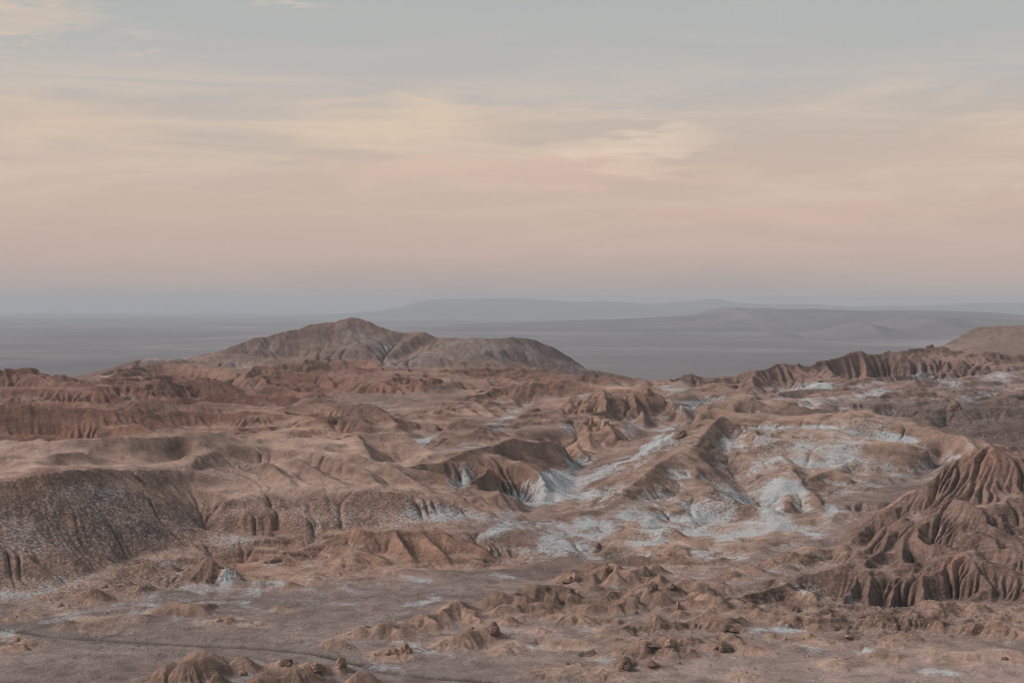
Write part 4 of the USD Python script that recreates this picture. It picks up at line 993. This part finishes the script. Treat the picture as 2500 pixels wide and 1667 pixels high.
REG[(REG == FORMS.index('wash')) & (WD > 4.5)] = FORMS.index('valley')
REG[WD <= 4.5] = FORMS.index('wash')
REG = np.where(MID >= 0, 1000 + MID, REG)
# ragged natural borders instead of straight cell edges
jr = np.clip(np.arange(NR)[:, None] + np.round(3.5 * noise2(lu, lv, 9, 4)).astype(int), 0, NR - 1); jc = np.clip(np.arange(NX)[None, :] + np.round(3.5 * noise2(lu, lv, 9, 5)).astype(int), 0, NX - 1)
REG = REG[jr, jc]
cell = REG[:-1, :-1]
ids = np.arange(NR * NX).reshape(NR, NX)
v00, v01, v11, v10 = ids[:-1, :-1], ids[:-1, 1:], ids[1:, 1:], ids[1:, :-1]
for reg in np.unique(cell):
    k = cell == reg
    f = np.concatenate([np.stack([v00[k], v01[k], v11[k]], 1), np.stack([v00[k], v11[k], v10[k]], 1)])
    used, inv = np.unique(f, return_inverse=True)
    f = inv.reshape(-1, 3)
    name, label, cat = LABELS[FORMS[reg]] if reg < 1000 else ('mound', MOUNDS[reg - 1000][5], 'mound')
    ms = UsdGeom.Mesh.Define(stage, path_for(name))
    ms.CreatePointsAttr(Vt.Vec3fArray.FromNumpy(PTS[used])); ms.CreateSubdivisionSchemeAttr('none')
    ms.CreateFaceVertexCountsAttr(Vt.IntArray.FromNumpy(np.full(len(f), 3, np.int32))); ms.CreateFaceVertexIndicesAttr(Vt.IntArray.FromNumpy(f.astype(np.int32).ravel()))
    ms.CreateNormalsAttr(Vt.Vec3fArray.FromNumpy(NRM[used])); ms.SetNormalsInterpolation('vertex')
    pv_ = UsdGeom.PrimvarsAPI(ms)
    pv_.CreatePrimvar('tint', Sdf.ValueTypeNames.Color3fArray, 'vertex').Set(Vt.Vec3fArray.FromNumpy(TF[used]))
    pv_.CreatePrimvar('cover', Sdf.ValueTypeNames.Color3fArray, 'vertex').Set(Vt.Vec3fArray.FromNumpy(CF[used]))
    UsdShade.MaterialBindingAPI.Apply(ms.GetPrim()).Bind(ground_mat)
    info(ms.GetPrim(), label, cat, 'structure')

# ------------------------------------------------------------------ crags and boulders
def rock_mat(name, a, b, dark):
    g = Graph()
    pos = g.add('geometry') + '.position'
    n = g.noise(pos, 0.7, 6.0, 0.68, 0.6)
    c = g.ramp(n, [(0.28, dark), (0.42, a), (0.62, b), (0.8, tuple(min(1, x * 1.25) for x in b))])
    bm = g.add('bump', dict(strength=0.9, distance=0.4), height=g.noise(pos, 1.6, 6.0, 0.7)) + '.normal'
    return g.build('/World/Looks/' + name, surface=g.add('principled_bsdf', dict(roughness=0.95, specular_ior_level=0.12), base_color=c, normal=bm) + '.BSDF')
ROCKS = dict(red=rock_mat('red_rock', (.20, .122, .09), (.30, .205, .155), (.10, .065, .052)), dark=rock_mat('dark_rock', (.115, .078, .063), (.20, .14, .11), (.055, .042, .038)), tan=rock_mat('tan_rock', (.27, .19, .145), (.36, .27, .21), (.12, .085, .07)))
def boulder(rng, hw, hd, h, lean=0.0, sub=4):
    """A weathered block: a ball cut by many planes, pitted and layered."""
    m = trimesh.creation.icosphere(sub)
    n = m.vertices
    pl = rng.normal(size=(22, 3)); pl /= np.linalg.norm(pl, axis=1, keepdims=True); off = rng.uniform(0.62, 0.98, 22)
    r = np.min(np.where(n @ pl.T > 0.05, off / np.maximum(n @ pl.T, 0.05), 9), axis=1)
    v = n * np.minimum(r, 1.15)[:, None]
    o = rng.uniform(0, 50, 3)
    v = v * (1 + 0.30 * (meshkit.fbm(v * 2.2 + o, 5) - 0.5) * 2 * 0.8)[:, None]
    lay = np.abs(((v[:, 2] * 3.0 + 0.4 * v[:, 0] + o[0]) % 1) * 2 - 1)
    v[:, :2] *= (1 - 0.10 * (lay < 0.25))[:, None]
    v[:, :2] *= (1 - 0.32 * np.clip(v[:, 2:], -0.5, 1))
    v = v * [hw, hd, h]
    v[:, 0] += lean * v[:, 2]
    return trimesh.Trimesh(v, m.faces, process=False)
skr = seen_row()
def crag(name, label, cat, px, top, base, hw, mat, blocks=4, lean=0.0, group=None, seed=0, sub=4):
    rng = np.random.default_rng(100 + seed)
    c, r = hit(skr, px, base)
    d = float(DIST[r]) * (1 + 0.4 * hw / F)
    rc = int(np.clip(np.searchsorted(DIST, d), 0, NR - 1))
    x, z0 = (px - PX0) / F * d, float(Z[rc, c])
    h = max((H - d * (top - PY0) / F - z0) * 0.8, 0.4); w = hw * d / F * 1.25
    parts = [boulder(rng, w * 0.85, w * 0.75, h * 1.05, lean, sub)]
    for k_ in range(blocks):
        a = rng.uniform(0, 2 * math.pi); q = rng.uniform(0.35, 0.65); hh = h * rng.uniform(0.35, 0.65)
        b = boulder(rng, w * q * 0.7, w * q * 0.7, hh, lean, max(sub - 1, 2)); b.apply_translation([math.cos(a) * w * (1 - q * 0.7), math.sin(a) * w * 0.6, -0.05 * h]); parts.append(b)
    m = trimesh.util.concatenate(parts)
    m.apply_translation([0, 0, -0.06 * h])
    ms = usdkit.mesh(stage, path_for(name), m, ROCKS[mat], smooth=35)
    UsdGeom.Xformable(ms).AddTranslateOp().Set(Gf.Vec3d(x, d, z0))
    info(ms.GetPrim(), label, cat, None, group)
CRAGS = [
('crag', 'tall lone red crag leaning at the right end of its sand apron', 'crag', 992, 1559, 1592, 13, 'red', 4, 0.05),
('crag', 'lower red shoulder of rock left of the tall lone crag', 'crag', 960, 1577, 1596, 17, 'red', 5, 0.3),
('crag', 'dark brown blocky crag on the right end of the long tan hillock', 'crag', 1202, 1515, 1547, 19, 'dark', 4, 0.0),
('crag', 'small orange-brown crag on the crest of the long tan hillock', 'crag', 1153, 1526, 1536, 9, 'red', 3, 0.0),
('crag', 'little red crag on the low mound at the left edge', 'crag', 41, 1550, 1563, 8, 'red', 2, 0.0),
('crag', 'low dark broken crag left of the two bottom crags', 'crag', 697, 1599, 1622, 17, 'dark', 5, 0.0),
('crag', 'wide ragged brown crag behind the big smooth tan dome', 'crag', 772, 1609, 1633, 20, 'red', 6, 0.0),
('crag', 'pointed red-brown crag right of the wide ragged one', 'crag', 834, 1598, 1628, 12, 'red', 4, 0.0),
('crag', 'red knob of rock on the bottom knoll beside the big tan dome', 'crag', 592, 1630, 1648, 13, 'red', 3, 0.0),
('crag', 'slim red spire among the pale mounds', 'crag', 1656, 1458, 1488, 9, 'red', 4, 0.0),
('crag', 'small brick-red block below the salt hill, left one of two', 'crag', 1607, 1347, 1360, 8, 'red', 2, 0.0),
('crag', 'wider brick-red ledge below the salt hill, right one of two', 'crag', 1636, 1342, 1353, 13, 'red', 3, 0.0),
('crag', 'reddish cap rock on the tall tan hummock', 'crag', 1481, 1373, 1392, 12, 'red', 4, 0.0),
('crag', 'pale block of rock above the dark hollow', 'crag', 1400, 1389, 1416, 15, 'tan', 4, 0.0),
('crag', 'dark overhanging rock in the hollow under the pale block', 'crag', 1384, 1412, 1425, 14, 'dark', 3, 0.0),
('crag', 'dark flank rock on the hummock with the pale shoulder', 'crag', 1592, 1412, 1438, 13, 'dark', 5, 0.0),
('crag', 'brown head of rock right of the dark-flanked hummock', 'crag', 1640, 1422, 1442, 11, 'dark', 4, 0.0),
('crag', 'small lone brown crag on the flat below the pale mounds', 'crag', 1447, 1586, 1602, 13, 'dark', 3, 0.3),
('crag', 'tan cap rock on the right crest of the dark double-crested hill', 'crag', 1635, 1557, 1576, 12, 'tan', 4, 0.0),
('crag', 'dark cliffy rock between the two crests of the double-crested hill', 'crag', 1600, 1572, 1594, 20, 'dark', 6, 0.0),
('crag', 'layered dark ledge right of the pale mounds', 'crag', 1775, 1519, 1541, 26, 'dark', 7, 0.0),
('crag', 'dark rubbly rock on the knoll with the pale ridge behind it', 'crag', 1764, 1561, 1590, 20, 'dark', 6, 0.0),
('crag', 'dark rock on top of the rubbly hump at the bottom', 'crag', 1525, 1602, 1626, 16, 'dark', 5, 0.0),
('crag', 'crumbling brown rock on the right end of the rubbly hump', 'crag', 1590, 1612, 1630, 16, 'dark', 5, 0.0),
('boulder', 'toadstool-shaped boulder on the flat right of the double-crested hill', 'boulder', 1697, 1578, 1591, 5, 'dark', 2, 0.0),
('boulder', 'small round boulder on the flat below the toadstool-shaped one', 'boulder', 1659, 1612, 1621, 5, 'dark', 1, 0.0),
('boulder', 'dark boulder alone on the flat near the right edge', 'boulder', 2455, 1600, 1612, 11, 'dark', 3, 0.0),
('boulder', 'little dark boulder below the slim red spire', 'boulder', 1553, 1488, 1498, 6, 'dark', 2, 0.0),
('boulder', 'tiny brown boulder on the right flat between two salt streaks', 'boulder', 1917, 1553, 1562, 6, 'tan', 2, 0.0),
('boulder', 'low brown boulder on the right flat, the farther right of two', 'boulder', 2070, 1554, 1560, 8, 'tan', 2, 0.0),
('crag', 'orange rocky outcrop on the tail of the smooth tan mound', 'crag', 148, 1469, 1481, 9, 'red', 3, 0.4),
('crag', 'dark little outcrop at the left end of the twin-topped mound', 'crag', 258, 1422, 1434, 7, 'dark', 2, 0.0),
('crag', 'crumbly crag on the pale mound alone in the flat', 'crag', 532, 1504, 1518, 10, 'tan', 4, 0.0),
('crag', 'small rock on the right shoulder of the crumbly pale mound', 'crag', 612, 1513, 1522, 7, 'tan', 2, 0.0),
('crag', 'sharp tan crag on the left peak of the two-cragged hill', 'crag', 1476, 945, 966, 7, 'tan', 3, 0.0),
('crag', 'reddish crag on the right peak of the two-cragged hill', 'crag', 1583, 942, 964, 10, 'red', 4, 0.0),
('crag', 'upright tan and orange crag in front of the two-cragged hill', 'crag', 1444, 1014, 1048, 9, 'red', 4, 0.0),
('crag', 'ribbed tan crag leaning right beside the upright orange one', 'crag', 1474, 1012, 1040, 12, 'tan', 5, 0.3),
('crag', 'dark crag on the brow of the dark ravine', 'crag', 2330, 978, 1000, 16, 'dark', 4, 0.2),
('crag', 'dark shattered crag high on the left crest of the salt hill', 'crag', 1664, 1046, 1066, 14, 'dark', 5, 0.5),
('crag', 'dark-topped little crag on the long brown bank at the bottom', 'crag', 1385, 1613, 1622, 8, 'dark', 3, 0.0),
]
for k_, cr in enumerate(CRAGS):
    crag(*cr, group=None, seed=k_, sub=4 if cr[5] - cr[4] > 14 else 3)

# loose stones too small and too many to count
rs = np.random.default_rng(11)
zone = np.array([dict(valley=0.35, wash=0.6, gravel_slope=1.0, broken_ground=0.9, gully_hill=0.5, orange_ridge=0.5, bowl_floor=0.5, salt_valley=0.25, salt_hill=0.3).get(f, 0.0) for f in FORMS], np.float32)[FORM]
wgt = zone * np.clip(0.25 + 1.2 * fbm2(X, Y, 24, 4, 3, 0.6) + 0.5 * (MH > 0.1), 0.02, 1.5) * (DCOL < 640) * (REL ** 2)
wgt = wgt.ravel().astype(np.float64); wgt /= wgt.sum()
pick = rs.choice(len(wgt), 16000, p=wgt)
size = np.clip(0.10 * (1 - rs.random(16000)) ** -0.45, 0.08, 0.42)
sp_ = PTS[pick] + np.stack([rs.uniform(-.3, .3, 16000), rs.uniform(-.4, .4, 16000), 0.12 * size], 1)
pi = UsdGeom.PointInstancer.Define(stage, path_for('stones'))
protos = []
for q_ in range(4):
    bm_ = boulder(np.random.default_rng(60 + q_), 1.0, 0.85, 0.7, 0.0, 1)
    pr = usdkit.mesh(stage, str(pi.GetPath()) + f'/stone_{q_:03d}' if q_ else str(pi.GetPath()) + '/stone', bm_, ROCKS[['dark', 'tan', 'red', 'dark'][q_]])
    protos.append(pr.GetPath())
pi.CreatePrototypesRel().SetTargets(protos)
pi.CreateProtoIndicesAttr(Vt.IntArray.FromNumpy(rs.integers(0, 4, 16000).astype(np.int32)))
pi.CreatePositionsAttr(Vt.Vec3fArray.FromNumpy(sp_.astype(np.float32)))
pi.CreateScalesAttr(Vt.Vec3fArray.FromNumpy(np.repeat(size[:, None], 3, 1).astype(np.float32)))
an = rs.uniform(0, math.pi, 16000)
pi.CreateOrientationsAttr(Vt.QuathArray([Gf.Quath(float(math.cos(a)), 0, 0, float(math.sin(a))) for a in an]))
info(pi.GetPrim(), 'loose stones scattered over the valley floor and gravel slopes', 'stones', 'stuff')

# ------------------------------------------------------------------ the plain, the far hills and the air
g = Graph()
pos = g.add('geometry') + '.position'
str1 = g.noise(g.mapping(pos, scale=(1 / 2000, 1 / 2400, 0)), 1.0, 6.0, 0.62, 0.6)
str2 = g.noise(g.mapping(pos, scale=(1 / 600, 1 / 600, 0)), 1.0, 5.0, 0.65, 0.4)
c = g.ramp(str1, [(0.25, (.098, .098, .108)), (0.5, (.15, .145, .152)), (0.72, (.215, .205, .208))])
c = g.mixc(g.val(g.math('multiply', g.math('add', str2, str1), 0.5), [(0.0, 0.0), (0.54, 0.0), (0.68, 0.4), (1.0, 0.5)]), c, (.40, .38, .37))
c = g.mixc(g.val(str2, [(0.0, 0.3), (0.34, 0.3), (0.44, 0.0), (1.0, 0.0)]), c, (.09, .08, .078))
p = g.add('principled_bsdf', dict(roughness=1.0, specular_ior_level=0.0), base_color=c)
plain_mat = g.build('/World/Looks/plain', surface=p + '.BSDF')
PLAIN = -110.0
yy = np.exp(np.linspace(math.log(1500.0), math.log(47000.0), 120)); xx = np.linspace(-1.1, 1.1, 90)
PXg, PYg2 = xx[None, :] * (yy[:, None] * 0.6 + 1500), np.broadcast_to(yy[:, None], (120, 90))
PZg = PLAIN + 1.8 * fbm2(PXg, PYg2, 1600, 3, 1) * np.clip((yy[:, None] - 3000) / 4000, 0, 1)
i_ = np.arange(120 * 90).reshape(120, 90)
quad = np.stack([i_[:-1, :-1].ravel(), i_[:-1, 1:].ravel(), i_[1:, 1:].ravel(), i_[1:, :-1].ravel()], 1)
pm = usdkit.mesh(stage, path_for('plain'), (np.stack([PXg.ravel(), PYg2.ravel(), PZg.ravel()], 1), quad), plain_mat, smooth=True)
info(pm.GetPrim(), 'wide hazy blue-grey desert plain behind the badlands', 'plain', 'structure')

g = Graph()
pos = g.add('geometry') + '.position'
c = g.ramp(g.noise(pos, 0.0016, 6.0, 0.65), [(0.3, (.085, .082, .088)), (0.6, (.135, .125, .127)), (0.8, (.18, .165, .163))])
far_mat = g.build('/World/Looks/far_hills', surface=g.add('principled_bsdf', dict(roughness=1.0, specular_ior_level=0.0), base_color=c) + '.BSDF')
def far_range(name, label, cat, crest, d, front, back, flute, seed, n=260, m=26):
    cp = np.array(crest, float)
    u = np.linspace(cp[0, 0], cp[-1, 0], n); v = np.linspace(-1, 1, m)
    zc_ = H - d * (np.interp(u, cp[:, 0], cp[:, 1]) - PY0) / F
    hh = zc_ - PLAIN
    depth = np.where(v < 0, v * front, v * back)[:, None] + 0 * u[None]
    xg = (u[None] - PX0) / F * d * (1 + 0 * depth); yg = d + depth
    a = np.abs(v)[:, None] * np.ones_like(xg)
    w = flute * ridged(xg, yg * 0.35, front * 0.35, 3, seed) * np.sin(np.pi * np.clip(a, 0, 1))
    prof = np.clip(1 - a, 0, 1) ** 0.85 + w
    zz = PLAIN - 4 + (hh[None] + 4) * np.clip(prof, 0, 1.0)
    ii = np.arange(n * m).reshape(m, n)
    q = np.stack([ii[:-1, :-1].ravel(), ii[:-1, 1:].ravel(), ii[1:, 1:].ravel(), ii[1:, :-1].ravel()], 1)
    ms = usdkit.mesh(stage, path_for(name), (np.stack([xg.ravel(), yg.ravel(), zz.ravel()], 1), q), far_mat, smooth=True)
    info(ms.GetPrim(), label, cat, 'structure')
far_range('far_mountains', 'faint blue mountain range along the far horizon', 'mountains', [(760, 772), (850, 764), (930, 758), (980, 748), (1020, 737), (1060, 730), (1100, 728), (1150, 729), (1200, 727), (1270, 726), (1330, 731), (1400, 736), (1460, 733), (1520, 736), (1580, 741), (1640, 737), (1700, 733), (1725, 728), (1760, 730), (1790, 737), (1850, 741), (1960, 741), (2080, 748), (2150, 746), (2230, 745), (2300, 744), (2380, 739), (2420, 738), (2500, 740), (2800, 737)], 33000, 5000, 9000, 0.10, 1)
far_range('table_mountain', 'long blue-grey table mountain with a step at its left end', 'table mountain', [(1000, 803), (1200, 792), (1450, 782), (1640, 772), (1740, 765), (1768, 759), (1778, 751), (1800, 750), (1830, 754), (1870, 751), (1900, 754), (1980, 753), (2060, 756), (2150, 757), (2250, 757), (2350, 759), (2420, 763), (2440, 768), (2500, 771), (2800, 778)], 14000, 2600, 5000, 0.22, 3)
far_range('far_spur', 'low hazy spur in front of the table mountain at the right', 'spur', [(2120, 800), (2180, 785), (2222, 772), (2290, 773), (2350, 775), (2430, 777), (2520, 781), (2800, 788)], 11000, 1300, 2500, 0.22, 5, 120)
far_range('cone_hill', 'hazy cone-shaped hill standing on the plain before the table mountain', 'hill', [(2025, 824), (2060, 806), (2085, 791), (2097, 783), (2104, 783), (2122, 790), (2160, 799), (2200, 807), (2240, 815), (2300, 824)], 9700, 700, 1400, 0.15, 2, 120)
far_range('low_hill', 'small hazy dome on the plain left of the cone-shaped hill', 'hill', [(1865, 823), (1885, 815), (1905, 811), (1925, 812), (1945, 818), (1960, 823)], 9600, 400, 600, 0.1, 4, 40)

hz = trimesh.creation.box([130000, 60000, 430]); hz.apply_translation([0, 26000, 430 / 2 - 120])
g = Graph()
vol = g.add('principled_volume', dict(color=(.60, .69, .755), density=5.4e-5, anisotropy=0.0)) + '.volume'
haze = usdkit.mesh(stage, path_for('haze'), hz, g.build('/World/Looks/haze', volume=vol))
info(haze.GetPrim(), 'thin blue evening haze lying over the plain and hills', 'haze', 'stuff')
